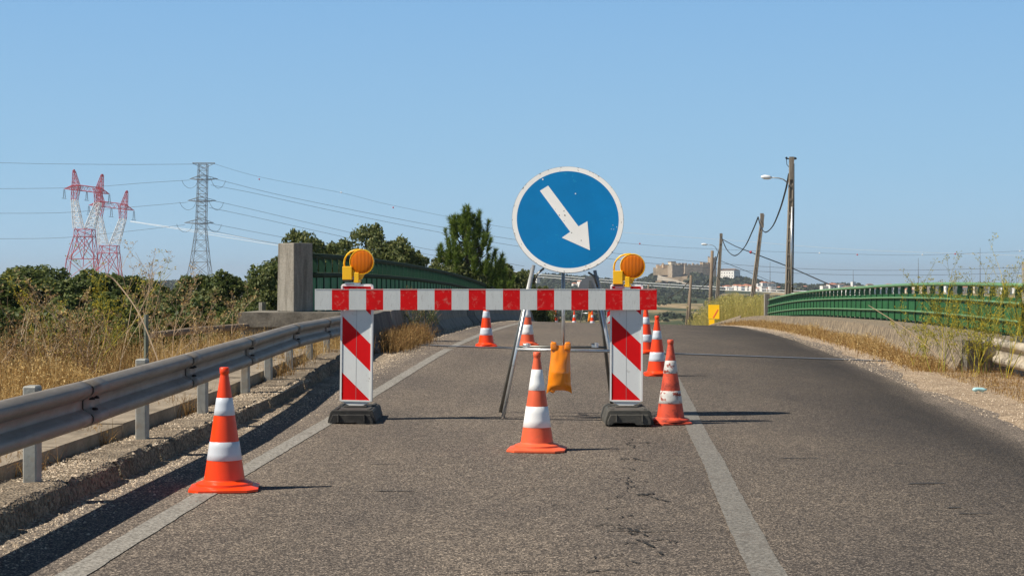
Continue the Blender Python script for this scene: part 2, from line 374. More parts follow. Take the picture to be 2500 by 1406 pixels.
# cracks and scuffs
b = MB()
def crack(x, y, n, st, dx, dy, w=.017):
    p = at(x, y, 1); Y = CH * F / (y - HZ); X = (x - 1250) * Y / F
    for i in range(n):
        X2 = X + dx + R.uniform(-st, st); Y2 = Y + dy + R.uniform(-st, st) * 1.2
        ww = w * R.uniform(.4, 1.5)
        d = Vector((X2 - X, Y2 - Y, 0)).normalized(); q = Vector((-d.y, d.x, 0)) * ww / 2
        a, c = Vector((X, Y, gz(X, Y) + .006)), Vector((X2, Y2, gz(X2, Y2) + .006))
        if R.random() < .8: b.add([a - q, c - q * .6, c + q * .6, a + q], [(0, 1, 2, 3)])
        X, Y = X2, Y2
for (x, y) in ((1525, 1085), (1545, 1120), (1530, 1180), (1555, 1210), (1520, 1290), (1550, 1320)):
    crack(x, y, 9, .05, R.uniform(-.015, .02), .0); crack(x, y, 8, .03, .01, -.05)
for k_ in range(14): crack(1515 + 9 * math.sin(k_ * 1.9) + k_ * 2.2, 1075 + k_ * 23, 7, .035, R.uniform(-.02, .02), -.012, .012)
crack(1480, 1300, 10, .03, .06, .005); crack(1520, 1396, 10, .03, -.05, -.01); crack(1720, 1282, 8, .02, -.05, 0, .006)
o = b.build('road_cracks', mat('crack_dark', (.018, .016, .014), .95)); o['kind'] = 'structure'
b = MB()
for (x, y, L, w) in ((2262, 1177, .25, .03), (2380, 1250, .2, .014), (1950, 1118, .3, .02), (2210, 1128, .2, .014), (960, 1205, .25, .016), (2330, 1236, .08, .02), (940, 1140, .2, .01)):
    Y = CH * F / (y - HZ); X = (x - 1250) * Y / F
    b.add([(X - L / 2, Y - w, gz(X, Y) + .005), (X + L / 2, Y, gz(X, Y) + .005), (X + L / 2.2, Y + w, gz(X, Y) + .005), (X - L / 3, Y + w, gz(X, Y) + .005)], [(0, 1, 2, 3)])
o = b.build('rubber_scuffs', mat('scuff', (.05, .047, .045), .9)); o['kind'] = 'structure'

# ------------------------------------------------------------------ terrain (one sheet to the horizon)
def sstep(a, b, x):
    t = np.clip((x - a) / (b - a), 0, 1); return t * t * (3 - 2 * t)
def vnoise(x, y, s):       # cheap smooth pseudo noise
    x = x / s; y = y / s
    return (np.sin(x * 1.3 + 1.7 * np.sin(y * .9 + .5)) + np.sin(y * 1.7 + 1.3 * np.sin(x * 1.1 + 2)) + np.sin((x + y) * .8 + 3.1)) / 3
def far_z(X, Y):
    ax = X / np.maximum(Y, 1) * F + 1250       # bearing in photo columns, used only to lay out the hills
    b_ = np.interp(Y, [60, 90, 120, 200, 400, 700, 1000, 1300, 1500, 1750, 2000, 3000, 8000], [-4.5, -5, -7, -9.5, -11.5, -14, -13, -10.6, -8.9, -6.6, -4.2, -4.0, -12])
    z = b_ + vnoise(X, Y, 60) * np.interp(Y, [60, 300, 1500, 3000], [.2, .6, 1.2, .5])
    z += 15.5 * np.exp(-(np.abs(X - 182) / 34.) ** 3 - ((Y - 1815) / 62.) ** 2)
    z += 10.0 * np.exp(-((X - 236) / 42.) ** 2 - ((Y - 1840) / 70.) ** 2)
    z += 2.2 * np.exp(-((X - 165) / 75.) ** 2 - ((Y - 1760) / 110.) ** 2)
    z += 11.5 * np.exp(-((X - 40) / 85.) ** 2 - ((Y - 1900) / 200.) ** 2)
    z += 3.0 * np.exp(-((X + 300) / 260.) ** 2 - ((Y - 2000) / 300.) ** 2)
    return z
def ground_z(u, Y, X):
    zc = np.interp(Y, YT, _P) - np.interp(Y, YT, _C) * (np.clip(u, -2, 8) - 3.0)
    near = zc - .05
    L = np.clip(-u - 2.1, 0, None); near = near - sstep(.9, 6.5, L) * 3.4 + sstep(0.2, 1.2, L) * .05
    Rr = np.clip(u - 9.3, 0, None); near = near - sstep(0, 25, Rr) * 3.0
    near = near + vnoise(X, Y, 2.1) * .07 * sstep(.3, 2, np.maximum(L, Rr * .5))
    under = near - sstep(25.5, 29, Y) * (1 - sstep(66, 80, Y)) * 3.5 - sstep(64, 80, Y) * 1.0 * ((u < -2.5) | (u > 9.3))
    w = sstep(70, 130, np.sqrt(Y ** 2 + (X * 1.2) ** 2)); w = np.maximum(w, sstep(25, 60, np.abs(u)))
    return under * (1 - w) + np.minimum(far_z(X, np.maximum(Y, 60)), under * 0 + 40) * w
def terrain():
    us = np.concatenate([-np.geomspace(40, 4000, 90)[::-1], np.linspace(-39, -4, 60), np.linspace(-3.8, 9.6, 60), np.linspace(10, 39, 45), np.geomspace(40, 4000, 150)])
    ys = np.concatenate([np.linspace(-30, 0, 16), np.linspace(.5, 80, 160), np.geomspace(81, 8000, 300)])
    U, YY = np.meshgrid(us, ys); X0 = np.interp(YY, YT, _XL)
    sp = np.where(np.abs(U) > 40, 1, 1.0); XX = X0 + U * sp
    XX = np.where(YY > 200, U + np.interp(200, YT, _XL), XX)
    Z = ground_z(U, YY, XX); n = len(us)
    V = np.stack([XX, YY, Z], -1).reshape(-1, 3)
    i, j = np.meshgrid(np.arange(len(ys) - 1), np.arange(n - 1), indexing='ij'); a = (i * n + j).ravel()
    Fs = np.stack([a, a + 1, a + n + 1, a + n], -1)
    me = bpy.data.meshes.new('terrain'); me.vertices.add(len(V)); me.vertices.foreach_set('co', V.astype(np.float32).ravel())
    me.loops.add(Fs.size); me.loops.foreach_set('vertex_index', Fs.astype(np.int32).ravel())
    me.polygons.add(len(Fs)); me.polygons.foreach_set('loop_start', np.arange(0, Fs.size, 4, dtype=np.int32)); me.polygons.foreach_set('loop_total', np.full(len(Fs), 4, np.int32))
    me.polygons.foreach_set('use_smooth', np.ones(len(Fs), bool))
    m, t, p = nodes('dry_land'); g = N(t, 'ShaderNodeNewGeometry'); pos = g.outputs['Position']
    near = ramp(t, noise(t, 1.1, 6, .7, pos), [(.3, (.13, .095, .06)), (.5, (.27, .20, .125)), (.72, (.40, .31, .20))])
    mp = N(t, 'ShaderNodeMapping'); mp.inputs['Scale'].default_value = (1, .45, 1); t.links.new(pos, mp.inputs[0])
    far = ramp(t, noise(t, .012, 7, .62, mp.outputs[0], .6), [(.36, (.035, .05, .022)), (.47, (.07, .085, .04)), (.52, (.32, .24, .13)), (.66, (.42, .31, .18)), (.8, (.28, .20, .12))])
    far = mix(t, far, (.05, .062, .03), ramp(t, noise(t, .09, 5, .7, pos), [(.52, 0.), (.62, .9)]))
    # rocky castle hill
    sp = N(t, 'ShaderNodeSeparateXYZ'); t.links.new(pos, sp.inputs[0])
    hx = N(t, 'ShaderNodeMapRange'); t.links.new(sp.outputs[2], hx.inputs[0]); hx.inputs[1].default_value = -2; hx.inputs[2].default_value = 1
    rock = ramp(t, noise(t, .12, 7, .7, pos), [(.35, (.12, .10, .07)), (.5, (.27, .20, .13)), (.7, (.34, .26, .18))])
    yy = N(t, 'ShaderNodeMapRange'); t.links.new(sp.outputs[1], yy.inputs[0]); yy.inputs[1].default_value = 80; yy.inputs[2].default_value = 220
    far = mix(t, far, rock, hx.outputs[0]); c = mix(t, near, far, yy.outputs[0])
    t.links.new(c, p.inputs['Base Color']); p.inputs['Roughness'].default_value = 1; p.inputs['Specular IOR Level'].default_value = .1
    me.materials.append(m); me.update(calc_edges=True)
    o = bpy.data.objects.new('ground', me); COL.objects.link(o); o['kind'] = 'structure'
terrain()
def GZ(X, Y): return float(ground_z(np.array(X - XL(min(Y, 399))), np.array(float(Y)), np.array(float(X))))

# verges
b = sweep('gravel_shoulder', [(-1.6, .02), (-1.0, .0), (-.70, .012), (-.52, -.005)], -6, 24.5, .2, M_gravel, 'structure', jitter=.010)
def right_verge():
    b = MB(); us = [5.4, 5.9, 6.3, 6.8, 7.3, 7.9, 8.8, 9.6]; ys = list(np.arange(-4, 84, .4)); k = len(us)
    for i, Y in enumerate(ys):
        for j, u in enumerate(us):
            dz = [-.03, -.015, -.004, .012, .03, .03, -.02, -.12][j] + (R.uniform(-.012, .012) if j > 2 else 0); uu = u + (min(0, Y - 24) * .033 if j < 3 else 0)
            b.v.append((XL(Y) + uu, Y, zr(Y, uu) + dz))
        if i: b.f += [((i - 1) * k + j, (i - 1) * k + j + 1, i * k + j + 1, i * k + j) for j in range(k - 1)]; 
    b.m = [0] * len(b.f); o = b.build('gravel_verge', gravel_mat('verge_gravel', ((.22, .155, .10), (.42, .31, .21), (.60, .48, .35)), 60), smooth=True); o['kind'] = 'structure'
right_verge()
# left kerb and slab path
def ku(Y): return float(np.interp(Y, [8, 14, 18, 21], [-.62, -.66, -.78, -.92]))
def kerb():
    segs = []; Y = -5.0; b = MB()
    while Y < 21.5:
        L = 1.0 + R.uniform(-.03, .03); Y2 = min(Y + L, 21.6); du = R.uniform(-.009, .009); dz = R.uniform(-.006, .006)
        n = 12; prof = [(-.36, -.1), (-.36, .12), (-.06, .13), (-.03, .105), (.0, -.04)]
        base = len(b.v)
        for i in range(n + 1):
            y = Y + .014 + (Y2 - Y - .028) * i / n
            for q, (u, h) in enumerate(prof):
                jt = R.uniform(-.009, .009)
                uu = u + ku(y) + du + jt; zz = h + dz + R.uniform(-.008, .008) - (.02 if i in (0, n) and q in (2, 3) else 0)
                b.v.append((XL(y) + uu, y, zr(y, uu) + zz))
        k = 5
        for i in range(n):
            for j in range(k - 1): b.f.append((base + i * k + j, base + i * k + j + 1, base + (i + 1) * k + j + 1, base + (i + 1) * k + j)); b.m.append(0)
        b.f += [tuple(base + j for j in (4, 3, 2, 1, 0)), tuple(base + n * k + j for j in range(5))]; b.m += [0, 0]
        Y = Y2
    o = b.build('kerb', M_kerb); o['kind'] = 'structure'
    b = MB(); Y = -5.0
    while Y < 19.5:
        L = 1.5; dz = R.uniform(-.01, .01); Y2 = Y + L - .012
        v = []
        for (y, s) in ((Y, 0), (Y2, 1)):
            for (u, h) in ((-1.5, .05), (-1.5, .20), (-.42, .205), (-.42, .02)): u += ku(y); v.append((XL(y) + u, y, zr(y, u) + h + dz))
        b.add(v, [(3, 2, 1, 0), (4, 5, 6, 7), (0, 1, 5, 4), (1, 2, 6, 5), (2, 3, 7, 6)])
        Y += L
    o = b.build('path', M_conc_slab); o['kind'] = 'structure'
kerb()
sweep('gravel_strip', [(-1.2, .085), (-1.05, .10), (-.9, .09)], -5, 23, .2, M_gravel, 'structure', jitter=.015)

# ------------------------------------------------------------------ bridge
YB0, YB1 = 24.6, 66.0
def LH(Y): return zr(Y, 0) + .50 + float(np.interp(Y, [25, 42, 60], [0, -.06, -.08]))      # left footway height
def RH(Y): return zr(Y, 6.25) + .43 + float(np.interp(Y, [24, 40, 66], [-.06, -.12, -.08]))
deck = thing('bridge_deck', 'concrete bridge deck with raised footways carrying the road over the crest', 'bridge', (XL(45), 45, -.6))
sweep('left_footway', [(-1.1, -.02), (-2.55, 0), (-2.55, -.9), (-1.1, -.9)], YB0 + .3, YB1, .8, M_conc_slab, parent=deck, off=deck.location, zf=LH, closed=True, caps=True)
sweep('right_footway', [(9.0, -.01), (7.4, -.01), (7.4, -.7), (9.0, -.9)], YB0 - 2.6, YB1, .8, M_conc_wall, parent=deck, off=deck.location, zf=RH, closed=True, caps=True)
sweep('girder', [(-1.9, -.55), (8.6, -.75), (8.2, -1.7), (-1.5, -1.7)], YB0 + 1, YB1, 1.5, M_conc_block, parent=deck, off=deck.location, zf=lambda Y: zr(Y, 3), closed=True, caps=True)
# right low wall with sloping face
w = sweep('low_wall', [(6.98, -.55), (7.16, -.16), (7.20, 0.012), (7.42, 0.012), (7.42, -.55)], YB0 - 2.8, YB1 + 2, .5, M_conc_wall, zf=RH, closed=True, caps=True, jitter=.003)
tag(w, 'low stained concrete wall curving along the right verge under the green railing', 'wall')
w = MB().box((6.62, 21.95, .13), (.62, .35, .60), 0, .05).box((6.15, 21.75, .14), (.17, .18, .66), 0, .1).build('end_block', M_conc_block, off=(6.62, 21.95, 0))
tag(w, 'grey concrete end block behind the flared end of the right guardrail', 'concrete block')
# left barrier elements
def block(Y, L, dark, tilt, lab):
    t = MB(); c = rp(Y + L / 2, -1.0)
    ln = L - .03; pr = [(-.28, -.3), (.24, -.3), (.20, .04), (.07, .20), (.0, .52), (-.20, .53)]
    H = (XL(Y + L) - XL(Y)) / L
    n = 4; vs = []
    for i in range(n + 1):
        s = -ln / 2 + ln * i / n; ed = .012 if i in (0, n) else 0
        for (x, z) in pr: vs.append((x + H * s + R.uniform(-.006, .006) - (ed if x > 0 else 0), s, z + R.uniform(-.006, .006) - (ed if z > .4 else 0) + (zr(c.y + s, -1) - c.z)))
    k = len(pr); fs = [(i * k + j, i * k + (j + 1) % k, (i + 1) * k + (j + 1) % k, (i + 1) * k + j) for i in range(n) for j in range(k)]
    fs += [tuple(reversed(range(k))), tuple(n * k + j for j in range(k))]
    t.add(vs, fs); o = t.build('concrete_barrier', M_conc_jersey_dark if dark else M_conc_jersey); o.location = c; o.rotation_euler = (0, tilt, R.uniform(-.015, .015))
    tag(o, lab, 'concrete barrier', 'concrete barrier blocks along the left bridge edge')
Y = 22.6; i = 0
while Y < 63:
    L = 2.6 if i == 0 else R.choice((1.7, 1.9, 2.0)); d = i in (0, 3, 7)
    lab = ('dark stained concrete barrier block nearest the camera, just right of the left striped panel' if i == 0 else
           'dark concrete barrier block among paler ones along the left bridge edge' if d else 'pale concrete barrier block in the row along the left bridge edge')
    block(Y, L, d, R.uniform(-.03, .03), lab); Y += L; i += 1
# abutment and pillar
o = MB().box((-3.22, 25.4, -.35), (1.75, 1.7, 2.28), 0, -.03).box((-3.22, 25.35, .68), (1.80, 1.74, .22), 0, -.03).build('abutment', M_conc_block, off=(-3.22, 25.4, -.4))
tag(o, 'weathered concrete abutment block under the square pillar at the left bridge end', 'concrete block')
mb = MB().box((0, 0, .53), (.40, .40, 1.06), 0, 0, 0, 0, .95)
o = mb.build('pillar', M_conc_pillar); o.location = (-3.36, 25.15, .79); o.rotation_euler = (0, 0, math.radians(-42))
bv = o.modifiers.new('b', 'BEVEL'); bv.width = .015; bv.segments = 2
tag(o, 'tall square concrete pillar where the left green railing starts', 'pillar')

def railing(name, label, uo, base, Y0, Y1, side, H, mtop, gap_z, rails, nposts, sp, mpan, rt):
    """side: +1 road is on the right (left railing) ; parts: top_rail, mid_rail, post, panel"""
    loc = Vector((XL(Y0) + uo, Y0, base(Y0))); t = thing(name, label, 'railing', loc)
    ys = list(np.arange(Y0, Y1, .8)) + [Y1]
    MB().tube([(XL(y) + uo, y, base(y) + H) for y in ys], rt, 10).build('top_rail', mtop, t, True, loc)
    for (h, r, du) in rails:
        MB().tube([(XL(y) + uo + du * side, y, base(y) + h) for y in ys], r, 8).build('mid_rail', mtop if r < .03 else M_green_d, t, True, loc)
    b = MB(); yy = np.arange(Y0, Y1, .045); d = .022 * side          # corrugated panel on the outer side
    for i, y in enumerate(yy):
        q = (i % 4); cu = .007 if q in (1, 2) else 0
        x = XL(y) + uo + d + cu * side; b.v += [(x, y, base(y) + .04), (x, y, base(y) + gap_z), (x - .012 * side, y, base(y) + gap_z), (x - .012 * side, y, base(y) + .04)]
        if i:
            k = 4 * (i - 1); b.f += [(k, k + 1, k + 5, k + 4), (k + 1, k + 2, k + 6, k + 5), (k + 2, k + 3, k + 7, k + 6)]; b.m += [0, 0, 0]
    b.build('panel', mpan, t, off=loc)
    b = MB().tube([(XL(y) + uo + .02 * side, y, base(y) + gap_z + .004) for y in ys], .010, 4); b.build('panel_edge', mpan, t, off=loc)
    for i in range(nposts):
        y = Y0 + .25 + i * sp
        if y > Y1 - .1: break
        b = MB(); x = XL(y) + uo; z0 = base(y) - .01
        prof = [(-.045, z0), (.05, z0), (.045, z0 + H * .76), (.055, z0 + H * .86), (.04, z0 + H - .02), (-.04, z0 + H - .02)]
        b.prism([(x + p[0] * side, p[1]) for p in prof], y - .012, y + .012); b.build('post', M_green_p, t, off=loc)
    return t
railing('green_railing', 'green steel railing with corrugated panels running back behind the striped board from the pillar', -2.25, LH, 25.3, 62, 1, .90, M_green_d, .60, [(.60, .042, .035)], 60, .62, M_green_lift, .047)
railing('green_railing', 'green steel railing with corrugated panels curving along the right side of the bridge', 8.5, RH, 23.9, 66, -1, .765, M_green_l, .565, [(.50, .020, .055), (.23, .020, .055)], 60, .84, M_green, .037)
o = MB().box((0, 0, .36), (.2, .2, 1.05), 0, .1, 0, 0, .96).build('railing_post', M_conc_pillar); o.location = at(1872, 770, 66.6); 
tag(o, 'pale concrete end post at the far end of the right green railing', 'post')
o = MB().box((0, 0, .4), (.16, .2, 1.4), 0, .1).build('railing_post', M_conc_pillar); o.location = (7.66, 24.0, .45)
tag(o, 'concrete end post at the near end of the right green railing by the photo edge', 'post')
o = MB().box((0, 0, .4), (.35, .3, 1.2), 0, .1).build('railing_post', M_conc_pillar); o.location = (XL(62.5) - 2.1, 62.5, LH(62.5) - .1)
tag(o, 'small pale post where the left green railing ends near the sign', 'post')
o = MB().add([(-.25, 0, -.1), (.2, 0, -.1), (.25, 0, .1), (-.2, 0, .02), (-.2, 1.3, -.45), (.15, 1.3, -.45), (.2, 1.3, -.3), (-.15, 1.3, -.32)],
             [(0, 1, 2, 3), (7, 6, 5, 4), (3, 2, 6, 7), (1, 5, 6, 2), (0, 3, 7, 4)]).build('fallen_slab', M_conc_wall)
o.location = at(1808, 776, 66.5); o.rotation_euler = (0, 0, 1.35); tag(o, 'broken concrete slab sloping down from the far end of the right low wall', 'concrete slab')

# ------------------------------------------------------------------ guardrails
WP = [(.0, .0), (.02, .004), (.060, .030), (.068, .045), (.068, .070), (.058, .085), (.014, .115), (.006, .125), (.006, .183), (.014, .193), (.058, .223), (.068, .240), (.068, .265), (.060, .280), (.02, .304), (.0, .308)]
def wbeam(t, loc, uf, zf, Y0, Y1, m, side=1, h=.86, step=.2, proud=0, thick=.004):
    b = MB(); n = max(2, int((Y1 - Y0) / step) + 1); k = len(WP)
    for i in range(n):
        y = Y0 + (Y1 - Y0) * i / (n - 1)
        for (d, z) in WP: b.v.append((XL(y) + uf(y) + (d + proud) * side, y, zf(y) - .308 * h + z * h))
    for i in range(n - 1):
        for j in range(k - 1): b.f.append((i * k + j, i * k + j + 1, (i + 1) * k + j + 1, (i + 1) * k + j)); b.m.append(0)
    return b
def rz(Y): return float(np.interp(Y, [4, 8, 9.5, 12.2, 14.7, 17.9, 20, 23.5], [.64, .65, .66, .705, .74, .785, .79, .80]))
def ru(Y): return float(np.interp(Y, [0, 8, 12, 15, 18, 24], [-.72, -.74, -.78, -.9, -1.06, -1.28]))
loc = Vector((-2.6, 9, .1)); gr = thing('guardrail', 'long galvanised steel guardrail on posts along the left kerb', 'guardrail', loc)
joints = [4.0, 9.5, 12.15, 14.75, 17.8, 20.3, 23.2]
for a, c in zip(joints[:-1], joints[1:]):
    o = wbeam(gr, loc, ru, rz, a, c, M_zinc).build('beam', M_zinc, gr, True, loc)
    so_ = o.modifiers.new('s', 'SOLIDIFY'); so_.thickness = .005
    lap = wbeam(gr, loc, ru, rz, c - .02, c + .30, M_zinc, proud=.007).build('lap_joint', M_zinc, gr, True, loc) if c < 23 else None
    if lap:
        s2 = lap.modifiers.new('s', 'SOLIDIFY'); s2.thickness = .005
        wbeam(gr, loc, ru, rz, c - .034, c - .02, M_seam, proud=.008, step=.007).build('seam', M_seam, gr, False, loc)
        for (dy, fz) in ((.10, .88), (.10, .58), (.2, .88), (.2, .58), (.10, .35), (.2, .12)):
            d = {.88: .03, .58: .022, .35: .04, .12: .035}[fz]
            MB().lathe([(0.0001, .016), (.015, .013), (.021, .0)], 8, (XL(c) + ru(c) + d + .012, c + dy, rz(c) - .265 * (1 - fz)), 0).build('bolt', M_seam, gr, True, loc)
for y in (8.9, 11.3, 13.35, 15.35, 16.75, 18.2, 19.7, 21.2):
    pz = zr(y, -1.4) + .1; x = XL(y) + ru(y) - .10 if y > 14 else XL(y) + ru(y) - .10
    tp = rz(y) + (.02 if y < 12 else -.045); pb = MB().box((x, y, (pz + tp) / 2), (.075, .12, tp - pz), 0, .02)
    pb.box((x + .05, y + .03, rz(y) - .05), (.03, .09, .08)); 
    o = pb.build('post', M_zinc_post, gr, off=loc); bv = o.modifiers.new('b', 'BEVEL'); bv.width = .008
    MB().box((x + .05, y, rz(y) - .16), (.07, .1, .12)).build('spacer', M_zinc_post, gr, off=loc)
# right guardrail
loc = Vector((6.3, 21, .1)); gr2 = thing('guardrail', 'weathered pale guardrail with a flared end in the weeds at the right edge', 'guardrail', loc)
def ru2(Y): return 7.62 - .10 * max(0, Y - 21.6) ** 2 + .03 * max(0, 21 - Y)
def rz2(Y): return .50 - .012 * max(0, 22 - Y)
o = wbeam(gr2, loc, ru2, rz2, 12, 22.2, M_rail_pale, side=-1, h=1.15).build('beam', M_rail_pale, gr2, True, loc); o.modifiers.new('s', 'SOLIDIFY').thickness = .006
for y in (13.5, 16, 18.5, 21): MB().box((XL(y) + ru2(y) + .1, y, .2), (.09, .13, .7)).build('post', M_zinc_post, gr2, off=loc)

# ------------------------------------------------------------------ traffic cones
def cone(label, X, Y, rz_, orange, band, bands, base=.36, H=.72, base_mat=None, wide=.122):
    t = thing('traffic_cone', label, 'traffic cone', (X, Y, gz(X, Y)), rz_, 'orange and white traffic cones around the roadworks')
    def r(z): return wide + (.024 - wide) * (z - .045) / (H - .085)
    prof = [(r(.045), .045)] + [(r(z), z) for z in np.linspace(.06, H - .05, 12)] + [(.024, H - .04), (.028, H - .034), (.028, H - .004), (.022, H), (.0005, H)]
    MB().lathe(prof, 36).build('body', orange, t, True)
    b = MB(); hb = base / 2; c = .30 * hb; pl = [(-hb, -hb + c), (-hb + c, -hb), (hb - c, -hb), (hb, -hb + c), (hb, hb - c), (hb - c, hb), (-hb + c, hb), (-hb, hb - c)]
    n = 8; vs = [(x, y, 0.003) for x, y in pl] + [(x, y, .016) for x, y in pl] + [(x * .78, y * .78, .030) for x, y in pl]
    b.add(vs, [tuple(range(7, -1, -1))] + [(k * n + j, k * n + (j + 1) % n, (k + 1) * n + (j + 1) % n, (k + 1) * n + j) for k in (0, 1) for j in range(n)] + [tuple(16 + j for j in range(8))])
    b.lathe([(wide + .045, .026), (wide + .042, .042), (wide + .02, .050), (wide + .006, .053), (wide - .002, .062)], 32)
    o = b.build('base_plate', base_mat or orange, t, True)
    e = o.modifiers.new('e', 'EDGE_SPLIT'); e.split_angle = math.radians(40)
    for (a, c2) in bands:
        MB().lathe([(r(a * H) + .0005, a * H)] + [(r(z) + .0018, z) for z in np.linspace(a * H + .001, c2 * H - .001, 4)] + [(r(c2 * H) + .0005, c2 * H)], 36).build('band', band, t, True)
    return t
def cpos(x, y):      # position on the road under a photo point
    Y = 12.
    for _ in range(40):
        X = (x - 1250) * Y / F; Y = .5 * Y + .5 * (CH - gz(X, Y)) * F / (y - HZ)
    return (x - 1250) * Y / F, Y
NB = [(.245, .395), (.609, .752)]; WB_ = [(.239, .45), (.612, .823)]
X, Y = cpos(548, 1194); cone('bright orange cone standing alone on the left edge line, closest to the camera', X, Y, .12, M_or, M_band, NB, .40)
X, Y = cpos(1311, 1099); cone('faded orange cone with broad white bands in front of the blue sign', X, Y, -.1, M_or_f, M_band_w, WB_, .42)
X, Y = cpos(1637, 1034); c3 = cone('dirty scuffed orange cone with torn white bands beside the right rubber foot', X, Y, .2, M_or_d, M_band_d, [(.245, .395), (.60, .752)], .32, .73)
for ch in c3.children: ch['label'] = 'sooty ' + ('torn band' if ch.name.startswith('band') else 'faded orange plastic')
X, Y = cpos(1604, 917); cone('clean orange cone directly behind the dirty cone at right', X, Y, .0, M_or, M_band, NB, .31, .735)
X, Y = cpos(1577, 863); cone('orange cone half hidden by the right striped panel', X, Y, .3, M_or, M_band, NB, .31, .735)
X, Y = cpos(1187, 846); cone('orange cone standing on the expansion joint left of the blue sign', X, Y, .1, M_or, M_band, NB, .33, .735)
X, Y = cpos(1287, 843); cone('faded cone with broad white bands seen past the left leg of the sign stand', X, Y, .2, M_or_f, M_band_w, WB_, .34, .74)
for (x, lab) in ((1357, 'far small cone seen left of the sandbag under the striped board'), (1402, 'far small cone between the sandbag and the right sign leg'), (1446, 'far small cone beside the distant orange sandbag')):
    Y = 69.5; X = (x - 1250) * Y / F; cone(lab, X, Y, .2, M_or, M_band, NB, .36)

# ------------------------------------------------------------------ warning barrier
def clip(poly, z0, z1):
    def cl_(poly, zc, keep):
        out = []
        for i in range(len(poly)):
            a, b_ = poly[i], poly[(i + 1) % len(poly)]; ia = keep(a[1]); ib = keep(b_[1])
            if ia: out.append(a)
            if ia != ib:
                s = (zc - a[1]) / (b_[1] - a[1]); out.append((a[0] + (b_[0] - a[0]) * s, zc))
        return out
    p = cl_(poly, z0, lambda z: z >= z0 - 1e-9)
    return cl_(p, z1, lambda z: z <= z1 + 1e-9) if p else p
def panel(t, x, yaw, lean, rubber, flip=False):
    """local to t; panel tip at z .11"""
    p = bpy.data.objects.new('striped_panel', None)
    o0 = .11
    M = Matrix.Translation((x, .012, o0)) @ Matrix.Rotation(yaw, 4, 'Z') @ Matrix.Rotation(lean, 4, 'Y')
    f = lambda v: M @ v
    # frame outline with rounded top corners and pointed foot (ring + back plate)
    def outl(w, zb, zt, tip, r=.02):
        return [(0, tip)] + [(w * .80, zb - (zb - tip) * .18), (w, zb)] + [(w, zt - r), (w - r * .3, zt - r * .3), (w - r, zt)] + [(-w + r, zt), (-w + r * .3, zt - r * .3), (-w, zt - r), (-w, zb)] + [(-w * .80, zb - (zb - tip) * .18)]
    fr = MB(); fr.prism(outl(.143, .066, 1.086, 0), -.012, .018, 0, f)
    for s_ in (-1, 1): fr.prism([(s_ * .143, .066), (s_ * .143, 1.07), (s_ * .128, 1.07), (s_ * .128, .066)], -.020, -.0121, 0, f)
    fr.prism([(-.128, 1.066), (.128, 1.066), (.128, 1.084), (-.128, 1.084)], -.020, -.0121, 0, f)
    fr.prism([(-.128, .062), (.128, .062), (.128, .075), (-.128, .075)], -.020, -.0121, 0, f)
    fo = fr.build('panel_frame', M_frame, t)
    fc = MB(); w = .127; zb, zt, dr, per, th = .0755, 1.0655, .240, .4895, .238
    k = -3; 
    for k in range(-1, 5):
        for (s0, s1, mi) in ((0, th, 1), (th, per, 0)):
            z0 = .077 + k * per + s0; z1 = .077 + k * per + s1
            pl = [(-w, z0), (w, z0 - dr), (w, z1 - dr), (-w, z1)]
            if flip: pl = [(-a, c) for a, c in pl][::-1]
            pl = clip(pl, zb, zt)
            if len(pl) > 2: fc.add([f(Vector((a, -.0135, c))) for a, c in pl], [tuple(range(len(pl)))], mi)
    fa = fc.build('panel_face', [M_white, M_red], fo); 
    MB().prism([(-.0012, .08), (.0012, .08), (.0012, 1.06), (-.0012, 1.06)], -.0144, -.0136, 0, f).build('panel_seam', mat('panel_seam_grey', (.3, .3, .3), .7), fo)
    # rubber foot
    r_ = MB(); W2, L2, Hh = .205, .40, .125
    prof = [(-W2, 0), (-.15, 0), (-.13, .018), (.04, .018), (.06, 0), (W2, 0), (W2, .035), (W2 - .022, Hh - .015), (W2 - .036, Hh), (-W2 + .036, Hh), (-W2 + .022, Hh - .015), (-W2, .035)]
    r_.prism([(x + a, c) for a, c in prof], -L2 + .035, L2 - .035)
    pr2 = [(-W2 + .02, 0), (-.15, 0), (-.13, .018), (.04, .018), (.06, 0), (W2 - .02, 0), (W2 - .02, .035), (W2 - .045, Hh - .035), (-W2 + .045, Hh - .035), (-W2 + .02, .035)]
    r_.prism([(x + a, c) for a, c in pr2], -L2, -L2 + .035); r_.prism([(x + a, c) for a, c in pr2], L2 - .035, L2)
    for s_ in (-1, 1): r_.box((x + s_ * .14, -.2, Hh + .003), (.03, .26, .012)); r_.box((x + s_ * .14, .22, Hh + .003), (.03, .26, .012)); r_.box((x + s_ * .11, -L2 - .004, .06), (.012, .02, .07))
    r_.box((x, 0, Hh + .004), (.2, .12, .02))
    rb = r_.build('rubber_foot', rubber, t); bv = rb.modifiers.new('b', 'BEVEL'); bv.width = .006; bv.segments = 2
    bpy.data.objects.remove(p)
    return M
